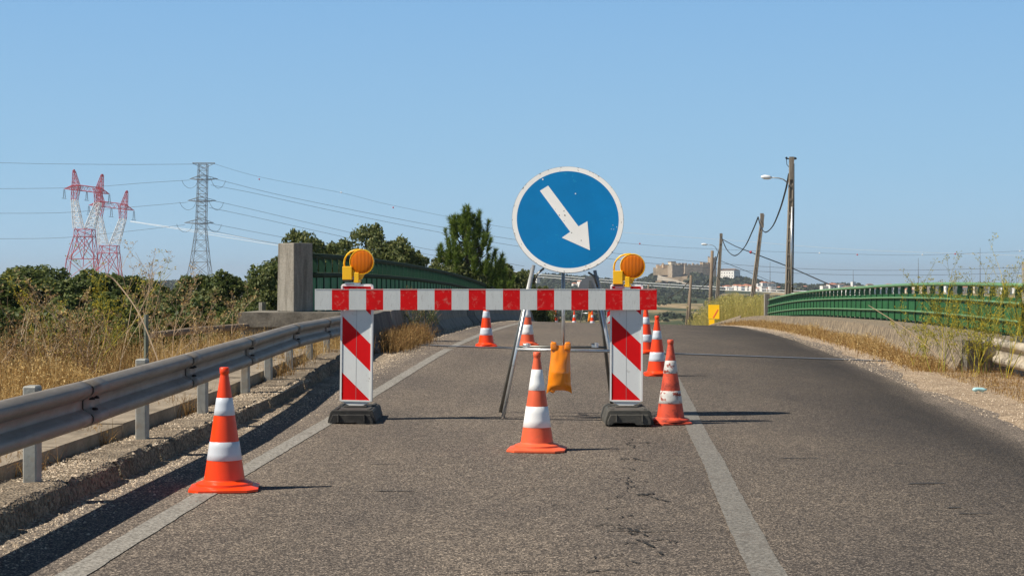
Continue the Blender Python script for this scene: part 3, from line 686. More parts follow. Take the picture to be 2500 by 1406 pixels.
def lamp(t, X, Z, off, yaw=-.18):
    """neck bottom at X,Z in local frame of t"""
    h = MB(); M = Matrix.Translation((X, .0, Z)) @ Matrix.Rotation(yaw, 4, 'Z')
    def T(mb): 
        mb.v = [tuple(M @ Vector(p)) for p in mb.v]; return mb
    cx, cz = .045, .172
    body = MB()
    body.lathe([(.001, -.045), (.06, -.045), (.095, -.03), (.109, .0), (.111, .022), (.103, .026), (.103, .018)], 40, (cx, 0, cz), 0, 'Y')
    body.box((-.082, 0, .075), (.086, .075, .118)); body.box((.0, .002, .035), (.042, .06, .09)); body.box((0, 0, .004), (.062, .05, .02)); body.box((.028, .01, .055), (.05, .03, .06), 0, 0, 0, .5)
    body.box((-.03, .01, .09), (.05, .05, .09))
    lo = T(body).build('warning_lamp', M_yel, t); bv = lo.modifiers.new('b', 'BEVEL'); bv.width = .006; bv.segments = 2; bv.limit_method = 'ANGLE'
    arc = [(-.118, 0, .13), (-.120, 0, .165), (-.112, 0, .200), (-.092, 0, .235), (-.06, 0, .262), (-.02, 0, .275), (.03, 0, .279)]
    T(MB().tube(arc, .0085, 8)).build('handle', M_yel, lo, True)
    T(MB().lathe([(.0005, .036), (.03, .035), (.07, .030), (.095, .024), (.103, .018)], 40, (cx, 0, cz), 0, 'Y')).build('lens', M_lens, lo, True)
    T(MB().box((-.082, 0, .008), (.08, .07, .014))).build('battery_cap', M_black, lo)
    T(MB().box((.0, 0, -.014), (.05, .03, .03)).box((-.05, 0, -.012), (.12, .02, .008))).build('clamp', M_steel, lo)
def barrier(label, X, Y, xs, rubbers, bx0, bx1, zb, zt, lampz, group, rz_=0, flip=False):
    t = thing('road_barrier', label, 'barrier', (X, Y, gz(X, Y) - .0), rz_, group)
    sw = (bx1 - bx0) / 20; b = MB()
    for i in range(20):
        a = bx0 + i * sw; mi = i % 2
        b.box((a + sw / 2, -.045, (zb + zt) / 2), (sw, .028, zt - zb), mi)
    b.box(((bx0 + bx1) / 2, -.0595, zt - .004), (bx1 - bx0 - .01, .003, .004), 0)
    b.build('striped_board', [M_whiteb, M_redm], t)
    for i, (x, rb, yaw, ln) in enumerate(zip(xs, rubbers, (math.radians(9), math.radians(7)), (.012, .004))):
        panel(t, x, -yaw, ln, rb, flip)
        lamp(t, x + .012, lampz[i], 0)
        MB().box((x, -.02, (zt + zb) / 2), (.1, .03, .05)).build('bracket', M_steel, t)
    return t
YBAR = 14.15; sc = F / YBAR
brr = barrier('red and white striped roadworks barrier on two striped panels with amber lamps', 0, YBAR, [(869 - 1250) / sc, (1529 - 1250) / sc], [M_black, M_brubber],
              (770.5 - 1250) / sc, (1602 - 1250) / sc, CH - (765.5 - HZ) / (F / 14.1), CH - (714.5 - HZ) / (F / 14.1), [1.216, 1.178], None)
for o in bpy.data.objects:
    pass
Y = 70.; far_b = barrier('distant striped barrier of the far roadworks end, mostly hidden behind the near board', (1420 - 1250) / F * Y, Y, [-1.22, 1.22], [M_black, M_black], -1.45, 1.45, .97, 1.145, [1.216, 1.178], None, 0, True)

# ------------------------------------------------------------------ mandatory direction sign on a folding stand
def sign_stand(label, X0, Y0, back=False):
    t = thing('direction_sign', label, 'road sign', (X0, Y0, gz(X0, Y0)))
    s = 269.; lean = math.radians(16)
    if not back:
        cx, cz = .0, 1.779
    else: cx, cz = 0, 1.76
    M = Matrix.Translation((cx, -.02, cz)) @ Matrix.Rotation(-lean if not back else lean * .5, 4, 'X') @ Matrix.Rotation(.025, 4, 'Y')
    f = lambda v: M @ v
    R0, R1 = .507, .462
    # plate
    n = 96; ring = [(R0 * math.cos(2 * math.pi * i / n), R0 * math.sin(2 * math.pi * i / n)) for i in range(n)]
    pl = MB().prism(ring, -.004, .004, 0, f).build('sign_plate', M_signback, t)
    if not back:
        b = MB()
        vs = [f(Vector((r * math.cos(2 * math.pi * i / n), -.0055, r * math.sin(2 * math.pi * i / n)))) for r in (R0 - .003, R1) for i in range(n)]
        b.add(vs, [(i, (i + 1) % n, n + (i + 1) % n, n + i) for i in range(n)], 0); b.build('white_rim', M_signw, pl)
        b = MB(); b.add([f(Vector((R1 * math.cos(2 * math.pi * i / n), -.0055, R1 * math.sin(2 * math.pi * i / n)))) for i in range(n)], [tuple(range(n))]); b.build('blue_disc', M_blue, pl)
        px = [(600, 367), (512, 425), (845, 860), (757, 925), (1058, 1052), (1027, 742), (933, 800)]
        ar = [((1200 + a / 4.394 - 1386) / s, -(380 + c / 4.394 - 545) / s / .957) for a, c in px]
        MB().prism(ar, -.0075, -.0056, 0, f).build('arrow', M_signw, pl)
        b = MB()      # drilled holes, chips and nicks
        for (a, c, r) in ((895, 447, .006), (540, 300, .007), (1300, 778, .003), (1285, 820, .003), (1342, 797, .004), (1310, 822, .003)):
            x_, z_ = (1200 + a / 4.394 - 1386) / s, -(380 + c / 4.394 - 545) / s / .957
            b.add([f(Vector((x_ + r * math.cos(q * .785), -.0066, z_ + r * math.sin(q * .785)))) for q in range(8)], [tuple(range(8))], 0)
        for (a, c, r) in ((775, 640, .005), (785, 685, .008), (725, 685, .006), (778, 745, .004), (860, 870, .005), (963, 950, .005), (680, 622, .003)):
            x_, z_ = (1200 + a / 4.394 - 1386) / s, -(380 + c / 4.394 - 545) / s / .957
            b.add([f(Vector((x_ + r * R.uniform(.5, 1.2) * math.cos(q * .785), -.0082, z_ + r * R.uniform(.5, 1.2) * math.sin(q * .785)))) for q in range(8)], [tuple(range(8))], 1)
        for _ in range(46):
            q = R.uniform(0, 6.28); rr = R.choice((R0 - .004, R0 - .006, R.uniform(R1, R0))); w_ = R.uniform(.002, .005); L = R.uniform(.004, .02)
            x_, z_ = rr * math.cos(q), rr * math.sin(q); tx, tz = -math.sin(q), math.cos(q)
            b.add([f(Vector((x_ + tx * L * a + math.cos(q) * w_ * c, -.0066, z_ + tz * L * a + math.sin(q) * w_ * c))) for a, c in ((-.5, -.3), (0, -.8), (.5, -.2), (.4, .4), (-.4, .3))], [(0, 1, 2, 3, 4)], 1)
        b.build('chips', [M_signw, M_seam], pl)['kind'] = 'stuff'
    rt = .0165
    def P(x, y, Y): # photo -> local
        q = at(x, y, Y); return (q.x - X0, q.y - Y0, q.z - t.location.z)
    if not back:
        legs = [((1226, 1030, 14.43), (1303, 648, 14.72), M_steel), ((1219, 1017, 14.98), (1300, 655, 14.76), M_steel_dark),
                ((1519, 1024, 14.65), (1452, 660, 14.72), M_steel), ((1496, 1006, 15.3), (1457, 675, 14.78), M_steel_dark)]
        for a, c, m in legs: MB().tube([P(*a), P(*c)], rt, 12).build('leg', m, t, True)
        MB().tube([P(1262, 853, 14.55), P(1490, 857, 14.57)], .0145, 12).build('crossbar', M_steel, t, True)
        MB().tube([P(1262, 846, 14.85), P(1480, 848, 14.9)], .011, 10).build('crossbar', M_steel_dark, t, True)
        MB().tube([P(1375, 660, 14.66), P(1375.5, 852, 14.55)], .0155, 12).build('centre_tube', M_steel, t, True)
        for x in (1285, 1452):
            c = P(x, 845, 14.7); MB().box(c, (.06, .08, .022)).box((c[0] + .012, c[1] - .03, c[2] + .01), (.02, .05, .04), 0, .4).tube([(c[0] - .03, c[1], c[2] + .02), (c[0] + .04, c[1] - .02, c[2] + .012)], .006, 6).build('clamp', M_steel, t)
        MB().tube([P(1303, 690, 14.7), P(1312, 668, 14.7), P(1328, 655, 14.7)], .010, 8).build('bracket', M_steel_dark, t, True)
        MB().tube([P(1459, 700, 14.7), P(1450, 674, 14.7), P(1436, 665, 14.7)], .010, 8).build('bracket', M_steel_dark, t, True)
    else:
        for s_ in (-1, 1):
            MB().tube([(s_ * .48, .25, 0), (s_ * .22, 0, 1.35)], rt, 8).build('leg', M_steel, t, True); MB().tube([(s_ * .5, -.3, 0), (s_ * .22, 0, 1.35)], rt, 8).build('leg', M_steel_dark, t, True)
        MB().tube([(-.33, .1, .66), (.33, .1, .66)], rt, 8).build('crossbar', M_steel, t, True)
        MB().box((0, -.05, 1.76), (.12, .04, .98)).build('rear_channel', M_steel_dark, t)
        MB().tube([(-.32, -.07, 1.25), (-.28, -.07, 1.38), (-.2, -.07, 1.45), (.2, -.07, 1.45), (.28, -.07, 1.38), (.32, -.07, 1.25)], .03, 8).build('rear_bracket', M_steel_dark, t, True)
    return t
sg = sign_stand('large round blue sign with white arrow pointing down right on a folding steel stand', 136 / 269., 14.72)
sg2 = sign_stand('grey back of a distant round sign on a stand, seen below the blue sign', (1441 - 1250) / F * 71, 71, True)

def sandbag(label, X, Y, zt, sc_=1., rot=0):
    nx, nz = 18, 30; b = MB(); rr = random.Random(3)
    Wd, Hd = .205 * sc_, .40 * sc_
    def outline(v):   # v 0 top .. 1 bottom -> half width factor and centre shift
        hw = np.interp(v, [0, .08, .18, .35, .6, .85, 1], [.80, .86, .83, .86, .95, 1.0, 1.12]); cx = np.interp(v, [0, .3, .7, 1], [.09, .06, -.01, -.03]); return hw, cx
    for side in (-1, 1):
        base = len(b.v)
        for j in range(nz + 1):
            v = j / nz; hw, cx = outline(v)
            for i in range(nx + 1):
                u = -1 + 2 * i / nx
                fat = (1 - abs(u) ** 2.6) * np.interp(v, [0, .1, .3, .6, .9, 1], [.006, .016, .040, .070, .055, .006])
                wr = (.0022 * math.sin(v * 17 + u * 5) * (1 - v * .5) + .014 * abs(math.sin(u * 4.2 + v * 1.5 + .6)) * max(0, .55 - v)) * (1 - abs(u) ** 3)
                zz = -v * Hd + (.018 * abs(u) ** 2 if v < .05 else 0) - (.030 * abs(u) ** 3 if v > .9 else 0) * (v - .9) * 10 + (.02 if abs(u) > .45 and v < .02 else 0)
                b.v.append(((u * hw + cx) * Wd / 2, side * (fat + wr * .8), zz))
        for j in range(nz):
            for i in range(nx):
                a = base + j * (nx + 1) + i; q = (a, a + 1, a + nx + 2, a + nx + 1)
                b.f.append(q if side > 0 else q[::-1]); b.m.append(0)
    t = thing('sandbag', label, 'sandbag', (X, Y, zt), rot)
    o = b.build('bag', M_bag, t, True)
    for s_ in (-1, 1):
        e2 = MB().box((s_ * .062 * sc_ + .010, -.004, -.008), (.062, .040, .075), 0, 0, 0, s_ * .08, .86).build('handle_flap', M_bag, t, True); bv = e2.modifiers.new('b', 'BEVEL'); bv.width = .014; bv.segments = 3
    MB().box((-.06 * sc_, .0, -Hd + .0), (.045 * sc_, .03, .05 * sc_), 0, 0, 0, .5).build('tied_corner', M_bag, t).modifiers.new('b', 'BEVEL').width = .012
q = at(1366, 843, 14.5); sandbag('glossy orange sandbag hanging from the crossbar of the blue sign stand', q.x, q.y - .01, q.z)
q = at(1441, 762, 70.8); sandbag('small orange sandbag hanging on the distant sign stand', q.x, q.y, q.z)

# ------------------------------------------------------------------ roadside poles
def pole(label, x0, y0, x1, y1, Y, w=.26, wood=False, brace=None, lampx=None, pipe=False, name='utility_pole', extra=3.0):
    a = at(x0, y0, Y); c = at(x1, y1, Y); d = (a - c).normalized(); a = a + d * extra
    t = thing(name, label, 'utility pole', a)
    L = (c - a); m = M_wood if wood else M_pole
    if wood: MB().tube([a, c], [w * .55, w * .4], 10).build('shaft', m, t, True, a)
    else:
        b = MB()
        for s_ in (-1, 1): b.tube([a + Vector((s_ * w * .38, 0, 0)), c + Vector((s_ * w * .22, 0, 0))], [w * .17, w * .14], 4)
        b.tube([a + Vector((0, .05, 0)), c + Vector((0, .05, 0))], [w * .34, w * .2], 4)
        for i in range(1, 14):
            q = a + L * (i / 14.); b.box(q, (w * .8 * (1 - .35 * i / 14.), .1, .12))
        b.box(c - L.normalized() * .5, (w * .66, .2, 1.2)); b.build('shaft', m, t, off=a)
    if brace:
        b0 = at(brace[0], brace[1], Y + 1) + d * extra; MB().tube([b0, c - L.normalized() * .6], [w * .4, w * .25], 6).build('brace', m, t, False, a)
    if pipe:
        MB().tube([at(1930, 715, Y - .25), at(1934, 505, Y - .25)], .055, 8).build('conduit', M_steel, t, True, a)
        MB().tube([at(1935, 715, Y - .22), at(1938, 508, Y - .22), at(1938, 400, Y - .1)], .035, 6).build('cable_run', M_cable, t, True, a)
        b = MB().tube([at(1932, 400, Y), at(1931, 384, Y)], .03, 6).tube([at(1921, 388, Y), at(1945, 387, Y)], .035, 6); b.tube([at(1921, 388, Y), at(1919, 384, Y)], .06, 6)
        b.tube([at(1935, 387, Y), at(1938, 390, Y), at(1944, 389, Y), at(1943, 385, Y), at(1936, 384, Y)], .02, 5); b.tube([at(1920, 388, Y), at(1921, 402, Y), at(1926, 408, Y)], .018, 5)
        b.build('crossarm', M_cable, t, False, a)
    if lampx:
        (lx, ly), (mx, my), (ex, ey) = lampx
        pts = [at(ex, ey, Y - .1), at(ex - (ex - mx) * .25, my + (ey - my) * .35, Y - .1), at(ex - (ex - mx) * .55, my + 1.0, Y - .1), at(mx, my, Y - .1)]
        MB().tube(pts, .035, 6).build('lamp_arm', M_signback, t, True, a)
        p0, p1 = at(mx, my, Y - .1), at(lx, ly, Y - .1); mid = (p0 + p1) / 2; ln = (p1 - p0).length
        MB().tube([p0, p0.lerp(p1, .25), p0.lerp(p1, .7), p1], [.05, .11, .12, .05], 8).build('lamp_head', M_lampw, t, True, a)
    return t
pole('tall concrete pole with steel conduit and a street lamp behind the right railing', 1924, 715, 1933, 388, 85, .36, lampx=((1858, 432), (1884, 434), (1922, 446)), pipe=True)
pole('leaning concrete pole without lamp, second from the right', 1836, 735, 1862, 524, 135, .42)
pole('slim leaning concrete pole with a small street lamp, third from the right', 1751, 730, 1761, 572, 185, .46, lampx=((1712, 596), (1727, 597), (1752, 613)))
pole('braced wooden pole rising beside the yellow sign', 1733, 760, 1739, 612, 165, .38, True, brace=(1728, 790))
pole('short braced wooden pole just right of the striped board', 1682, 780, 1687, 672, 190, .36, True, brace=(1671, 792))
pole('small distant wooden pole with a cable loop behind the right amber lamp', 1582, 720, 1583, 695, 320, .4, True)
MB_ = MB().tube([at(1588, 700, 320), at(1592, 696, 320), at(1595, 701, 320), at(1590, 705, 320), at(1586, 701, 320)], .07, 6)
# ------------------------------------------------------------------ wires
def smoothp(pts, n=8):
    out = []
    for i in range(len(pts) - 1):
        p0 = pts[max(i - 1, 0)]; p1 = pts[i]; p2 = pts[i + 1]; p3 = pts[min(i + 2, len(pts) - 1)]
        for k in range(n):
            t_ = k / n; out.append(.5 * ((2 * p1) + (p2 - p0) * t_ + (2 * p0 - 5 * p1 + 4 * p2 - p3) * t_ ** 2 + (3 * p1 - p0 - 3 * p2 + p3) * t_ ** 3))
    return out + [pts[-1]]
def wire(label, pts, r, m, balls=None, group=None, br=.9, name='power_line', cat='cable'):
    P3 = smoothp([at(*p) for p in pts]); off = P3[0]
    o = MB().tube(P3, r, 4, cap=False).build(name, m, off=off); tag(o, label, cat, group)
    for (x, y, Y, red) in (balls or []):
        q = at(x, y, Y); b = MB().lathe([(br * math.sin(a), -br * math.cos(a)) for a in np.linspace(.01, 3.13, 9)], 12, q - off)
        k = b.build('marker_ball', M_pyr if red else M_pyw, o, True)
    return o
G1 = 'thin dark cables sagging between the roadside poles'
wire('black cable sagging between the tall lamp pole and the leaning pole', [(1926, 425, 85), (1918, 465, 90), (1903, 515, 100), (1886, 553, 115), (1869, 567, 122), (1858, 555, 130), (1851, 530, 135)], .05, M_cable, group=G1)
wire('black cable sagging between the second and third poles from the right', [(1851, 530, 135), (1838, 562, 145), (1818, 603, 160), (1795, 624, 170), (1775, 610, 178), (1761, 578, 185)], .06, M_cable, group=G1)
wire('dark cable slanting down right from the third pole past the tall pole', [(1762, 583, 185), (1793, 600, 175), (1833, 616, 160), (1927, 652, 140), (2010, 688, 120), (2040, 700, 112)], .05, M_cable, [(1833, 616, 160, True)], G1, .14)
wire('dark cable hanging from the third pole towards the wooden pole', [(1755, 610, 185), (1745, 650, 187), (1733, 680, 180), (1715, 700, 185), (1700, 709, 195)], .05, M_cable, group=G1)
wire('dark cable hanging left from the short braced pole', [(1690, 675, 190), (1675, 695, 200), (1655, 715, 220), (1630, 727, 240)], .06, M_cable, group=G1)
wire('faint thin cable sloping right from the third pole to the village', [(1760, 637, 185), (1830, 665, 200), (1890, 690, 260), (1930, 703, 330)], .03, M_cable, group=G1)
tag(MB_.build('cable_loop', M_cable, off=at(1588, 700, 320)), 'coiled cable loop hanging from the small distant wooden pole', 'cable')
G2 = 'high voltage lines from the grey lattice pylon'
D = 800
wire('topmost thin line right of the grey pylon carrying red and white marker balls', [(525, 401, D), (633, 432, D), (833, 471, D), (960, 502, D), (1250, 558, D), (1562, 597, D), (1833, 612, D), (2001, 618, D), (2200, 623, D), (2332, 620, D), (2600, 608, D)], .06, M_wire,
     [(633, 438, D, True), (833, 470, D, False), (960, 507, D, True), (1562, 595, D, True), (2001, 618, D, False), (2093, 622, D, True), (2252, 622, D, False), (2332, 620, D, True), (2490, 613, D, False)], G2, .4)
for (nm, a) in (('upper', [(520, 436), (560, 446), (700, 480), (1000, 540), (1250, 584), (1560, 625), (1900, 653), (2200, 660), (2600, 650)]), ('upper rear', [(515, 452), (620, 472), (800, 512), (1000, 553), (1250, 599), (1560, 640), (1900, 665), (2200, 672), (2600, 664)]),
                 ('middle', [(520, 490), (600, 508), (800, 555), (1000, 600), (1280, 650)]), ('middle rear', [(510, 507), (620, 530), (800, 570), (1000, 613), (1250, 655)]),
                 ('lower', [(512, 545), (640, 570), (800, 600), (1000, 635), (1200, 662)]), ('lower rear', [(505, 560), (620, 585), (760, 608), (900, 630)])):
    wire(f'{nm} dark conductor running right and down from the grey pylon', [(x, y, D) for x, y in a], .085, M_wire, group=G2)
for (nm, a) in (('topmost', [(475, 401), (300, 402), (100, 400), (-60, 396)]), ('upper', [(463, 440), (350, 447), (200, 458), (0, 461), (-60, 461)]), ('middle', [(458, 494), (330, 505), (160, 519), (0, 521), (-60, 521)]), ('lower', [(452, 549), (330, 563), (160, 580), (0, 583), (-60, 583)])):
    wire(f'{nm} dark conductor running left from the grey pylon out of the picture', [(x, y, D) for x, y in a], .085, M_wire, group=G2)
for (k, dy) in ((0, 0), (1, 6)):
    wire(('upper' if k == 0 else 'lower') + ' sunlit white conductor sweeping from the striped pylons to the castle hill', [(318, 540 + dy * .2, 900), (430, 556 + dy * .5, 880), (560, 575 + dy, 860), (690, 597 + dy * .6, 840), (950, 630 + dy, 800), (1290, 667 + dy, 720), (1600, 692 + dy, 660), (1900, 708 + dy, 620), (2100, 715 + dy, 600)], .10, M_wirel, group='sunlit white conductors')
wire('thin pale line crossing the sky above the right railing', [(1500, 566, 900), (1800, 588, 900), (2100, 610, 900), (2560, 626, 900)], .07, M_wirel)

# ------------------------------------------------------------------ pylons
def beam(b, p, q, r, m=0): b.tube([p, q], r, 4, m, cap=False)
def lattice(b, c0, w0, c1, w1, n, r, m=0, depth=None):
    """square lattice tower section between two centres; w = width; n panels"""
    cs = lambda c, w: [c + Vector((sx * w / 2, sy * (w if depth is None else depth) / 2, 0)) for sx, sy in ((-1, -1), (1, -1), (1, 1), (-1, 1))]
    pr = cs(c0, w0)
    for i in range(1, n + 1):
        f_ = i / n; cu = cs(c0.lerp(c1, f_), w0 + (w1 - w0) * f_)
        for j in range(4):
            beam(b, pr[j], cu[j], r, m); k = (j + 1) % 4
            beam(b, pr[j], cu[k], r * .6, m); beam(b, pr[k], cu[j], r * .6, m)
        if i < n or True:
            for j in range(4): beam(b, cu[j], cu[(j + 1) % 4], r * .6, m)
        pr = cu
def grey_pylon():
    Y = D; base = at(487, 712, Y); t = thing('lattice_pylon', 'tall grey lattice pylon with three pairs of arms above the left trees', 'pylon', base)
    P = lambda x, y: at(x, y, Y) 
    px = Y / F; b = MB()
    lattice(b, P(486, 720), 66 * px, P(489, 640), 42 * px, 2, .17); lattice(b, P(489, 640), 42 * px, P(491, 560), 24 * px, 3, .15)
    lattice(b, P(491, 560), 24 * px, P(496, 402), 21 * px, 11, .13); b.build('tower', M_pylon, t, off=base)
    ar = MB(); lattice(ar, P(472, 398.5), 5 * px, P(473, 398), 5 * px, 1, .1)
    for x in (471, 524): beam(ar, P(x, 399), P(497, 412), .13)
    beam(ar, P(471, 398), P(525, 398), .17); beam(ar, P(471, 400.5), P(525, 400.5), .12)
    for i in range(9): beam(ar, P(472 + i * 6, 398), P(475 + i * 6, 401), .07)
    ar.build('top_arm', M_pylon, t, off=base)
    for (y, xl, xr, cx) in ((437, 463, 532, 495), (490, 458, 527, 493), (544, 450, 522, 491)):
        ar = MB()
        for dy in (-3, 3):
            for s_ in (xl, xr):
                q = P(s_, y); 
                for zz, r in ((y - 10, .11), (y + 1.5, .12), (y + 4, .1)): beam(ar, P(cx, zz) + Vector((0, dy, 0)), q, r)
                for f_ in (.3, .5, .7): beam(ar, P(cx, y - 10).lerp(q, f_), P(cx, y + 1.5).lerp(q, f_), .07)
        ar.build('arm', M_pylon, t, off=base)
        for (x0, x1) in ((xl - 19, xl + 20), (xr - 16, xr + 19)):
            j = MB(); j.tube(smoothp([P(x0, y + 3), P(x0 + 6, y + 15), P((x0 + x1) / 2, y + 23), P(x1 - 6, y + 17), P(x1, y + 4)], 4), .09, 4)
            j.build('jumper_wire', M_wire, t, off=base)
grey_pylon()
def portal_pylon(label, dx, dy, Y):
    px = Y / F; P = lambda x, y: at(x + dx, y + dy, Y); base = P(202, 690)
    t = thing('striped_pylon', label, 'pylon', base, group='red and white striped pylons')
    low = MB(); q = lambda x, w, y: None
    lattice(low, P(198, 690), 74 * px, P(201, 632), 66 * px, 1, .22, depth=10); lattice(low, P(201, 632), 66 * px, P(207, 578), 44 * px, 1, .24, depth=9); lattice(low, P(207, 578), 44 * px, P(207, 560), 42 * px, 1, .22, depth=8)
    for s_ in (-1, 1):
        beam(low, P(201, 632), P(207 + s_ * 21, 578), .2); beam(low, P(207, 578), P(201 + s_ * 32, 632), .2); beam(low, P(207 + s_ * 21, 560), P(207, 600), .14)
    beam(low, P(208, 557), P(203, 650), .2)
    low.build('lower_body', M_pyr, t, off=base)
    up = MB(); lattice(up, P(192, 558), 22 * px, P(182, 489), 11 * px, 5, .21, depth=5); lattice(up, P(219, 558), 22 * px, P(240, 495), 13 * px, 5, .21, depth=5)
    up.build('upper_legs', M_pyw, t, off=base)
    hd = MB(); lattice(hd, P(182, 489), 11 * px, P(186, 455), 17 * px, 2, .17, depth=5); h2 = MB(); lattice(h2, P(240, 495), 13 * px, P(240, 461), 17 * px, 2, .17, depth=5)
    lattice(hd, P(186, 455), 17 * px, P(181, 417), 2 * px, 4, .16, depth=4); lattice(h2, P(243, 461), 15 * px, P(250, 427), 2 * px, 4, .16, depth=4)
    beam(hd, P(181, 422), P(181, 414), .5); beam(h2, P(250, 431), P(250, 425), .45)
    hd.build('peak', M_pyr, t, off=base); h2.build('peak', M_pyr, t, off=base)
    ca = MB(); A = [P(158, 461), P(178, 453), P(200, 453), P(246, 459), P(267, 474)]; B = [P(158, 461), P(178, 464), P(200, 466), P(246, 472), P(267, 474)]
    for yy in (-2, 2):
        o_ = Vector((0, yy, 0))
        for L in (A, B):
            for i in range(4): beam(ca, L[i] + (o_ if 0 < i else o_ * 0), L[i + 1] + (o_ if i < 3 else o_ * 0), .2)
        n = 14
        for i in range(n):
            f0, f1 = i / n, (i + 1) / n
            def along(L, f_): 
                k = min(3, int(f_ * 4)); return L[k].lerp(L[k + 1], f_ * 4 - k)
            beam(ca, along(A, f0) + o_, along(B, (f0 + f1) / 2) + o_, .11); beam(ca, along(B, (f0 + f1) / 2) + o_, along(A, f1) + o_, .11)
    ca.build('crossarm', M_pyr, t, off=base)
    for (x, y) in ((157, 463), (212, 468), (267, 476)):
        i_ = MB()
        for s_ in (-2, 2): i_.tube([P(x + s_ * .5, y), P(x + s_ * 1.2, y + 20)], .17, 4)
        i_.tube([P(x - 6, y + 21), P(x + 5, y + 22)], .14, 4); i_.build('insulator', M_wire, t, off=base)
portal_pylon('larger red and white lattice pylon with two horns, left of its twin', 0, 0, 900)
portal_pylon('smaller red and white lattice pylon partly behind its larger twin', 60, 40, 1030)

# ------------------------------------------------------------------ castle, village
M_st = mat('sandy_castle_stone', (.62, .46, .29), .95, 0, .2, .15, (.20, .16, .11), .3, (.5, .7))
M_st2 = mat('grey_castle_stone', (.46, .37, .27), .95, 0, .2, .15, (.14, .12, .09), .3, (.5, .7))
M_hw = mat('whitewash', (.82, .80, .76), .9, 0, .05, .2); M_hc = mat('cream_render', (.72, .62, .46), .9, 0, .05, .2)
M_rf = mat('clay_tile', (.50, .19, .10), .9, 0, .15, .6); M_rf2 = mat('brown_tile', (.22, .15, .11), .9, 0, .15, .6); M_win = mat('dark_window', (.05, .05, .055), .4)
CY = 1800.
def pbox(b, x0, x1, yt, yb, dep, rot, m=0, Y=CY, dy=0):
    c0 = at((x0 + x1) / 2, (yt + yb) / 2, Y + dy); k = (Y + dy) / F; w_ = (x1 - x0) * k
    ww = w_ / (abs(math.cos(rot)) + abs(math.sin(rot)) * dep); b.box(c0, (ww, ww * dep, (yb - yt) * k), m, rot)
    return c0, ww, (yb - yt) * k
def merlons(b, c, w_, d_, h, rot, m=0, s=2.2):
    n = max(2, int(w_ / s / 1.0))
    for i in range(n):
        if i % 2: continue
        for sy in (-1, 1):
            o_ = Matrix.Rotation(rot, 3, 'Z') @ Vector((-w_ / 2 + (i + .5) * w_ / n, sy * (d_ / 2 - .4), h / 2 + .6)); b.box(c + o_, (w_ / n, .8, 1.3), m, rot)
base = at(1665, 685, CY); ct = thing('castle', 'sandy stone hilltop castle with ramparts and a square keep above the village', 'castle', base)
r_ = math.radians(38)
def part(nm, m, specs):
    b = MB()
    for (x0, x1, yt, yb, dep, rot, dy) in specs:
        c, ww, hh = pbox(b, x0, x1, yt, yb, dep, rot, dy=dy); merlons(b, c, ww, ww * dep, hh, rot)
    return b.build(nm, m, ct, off=base)
part('keep', M_st2, [(1728, 1749, 629, 690, 1.0, r_, 8)])
part('tower', M_st, [(1616, 1623, 645, 664, 1, r_, -6)]); part('tower', M_st, [(1709, 1725, 642.5, 675, .8, r_, 2)]); part('tower', M_st, [(1689, 1695, 645, 667, 1, r_, 0)])
part('bastion', M_st, [(1594, 1642, 656, 672, .45, -.12, -8), (1602, 1632, 649, 668, .6, .1, 2)])
part('bastion', M_st2, [(1630, 1668, 648.5, 678, .55, .55, -14)])
part('curtain_wall', M_st, [(1648, 1678, 645, 672, .4, .6, 6)]); part('curtain_wall', M_st2, [(1670, 1715, 647, 678, .25, .12, -2)]); part('curtain_wall', M_st, [(1715, 1732, 644, 678, .5, .4, 6)])
b = MB(); pbox(b, 1631, 1650, 639.5, 650, .8, .6, dy=-13); b.build('round_house', M_hc, ct, off=base)
b = MB(); pbox(b, 1630.4, 1650.6, 638.3, 640, .85, .6, dy=-13); b.build('house_roof', M_rf2, ct, off=base)
b = MB(); 
for (x0, x1, y0, y1) in ((1606, 1640, 673, 684), (1632, 1668, 680, 690)):
    b.add([at(x0, y0 - 2, CY - 45), at(x1, y0 + 8, CY - 50), at(x1 + 14, y1 + 4, CY - 62), at(x0 - 2, y1, CY - 60)], [(0, 3, 2, 1)])
o = b.build('rock_scree', mat('pale_scree', (.42, .36, .28), 1, 0, .3, .3)); o['kind'] = 'structure'
# monastery
base = at(1782, 678, CY); mn = thing('monastery', 'large white two storey building with rows of windows right of the castle keep', 'building', base)
b = MB(); A0, A1, A2 = at(1752, 680, CY + 8), at(1792, 680, CY - 12), at(1807, 680, CY + 16); A3 = A0 + (A2 - A1)
hz = 20 * CY / F
def quadwall(pts, h, nm, m, par, off):
    b = MB(); n = len(pts); b.add(pts + [p + Vector((0, 0, h)) for p in pts], [(i, (i + 1) % n, n + (i + 1) % n, n + i) for i in range(n)] + [tuple(n + i for i in range(n))]); return b.build(nm, m, par, off=off)
quadwall([A0, A1, A2, A3], hz, 'wall', M_hw, mn, base)
top = [p + Vector((0, 0, hz)) for p in (A0, A1, A2, A3)]; cen = sum(top, Vector()) / 4
b = MB(); ot = [cen + (p - cen) * 1.04 + Vector((0, 0, .02)) for p in top]; rg = [(ot[0] + ot[3]) / 2 * 1.0, (ot[1] + ot[2]) / 2]; rg = [rg[0].lerp(rg[1], .12) + Vector((0, 0, 2)), rg[1].lerp(rg[0], .12) + Vector((0, 0, 2))]
b.add(ot + rg, [(0, 1, 5, 4), (1, 2, 5), (2, 3, 4, 5), (3, 0, 4), (3, 2, 1, 0)]); b.build('roof', M_rf2, mn, off=base)
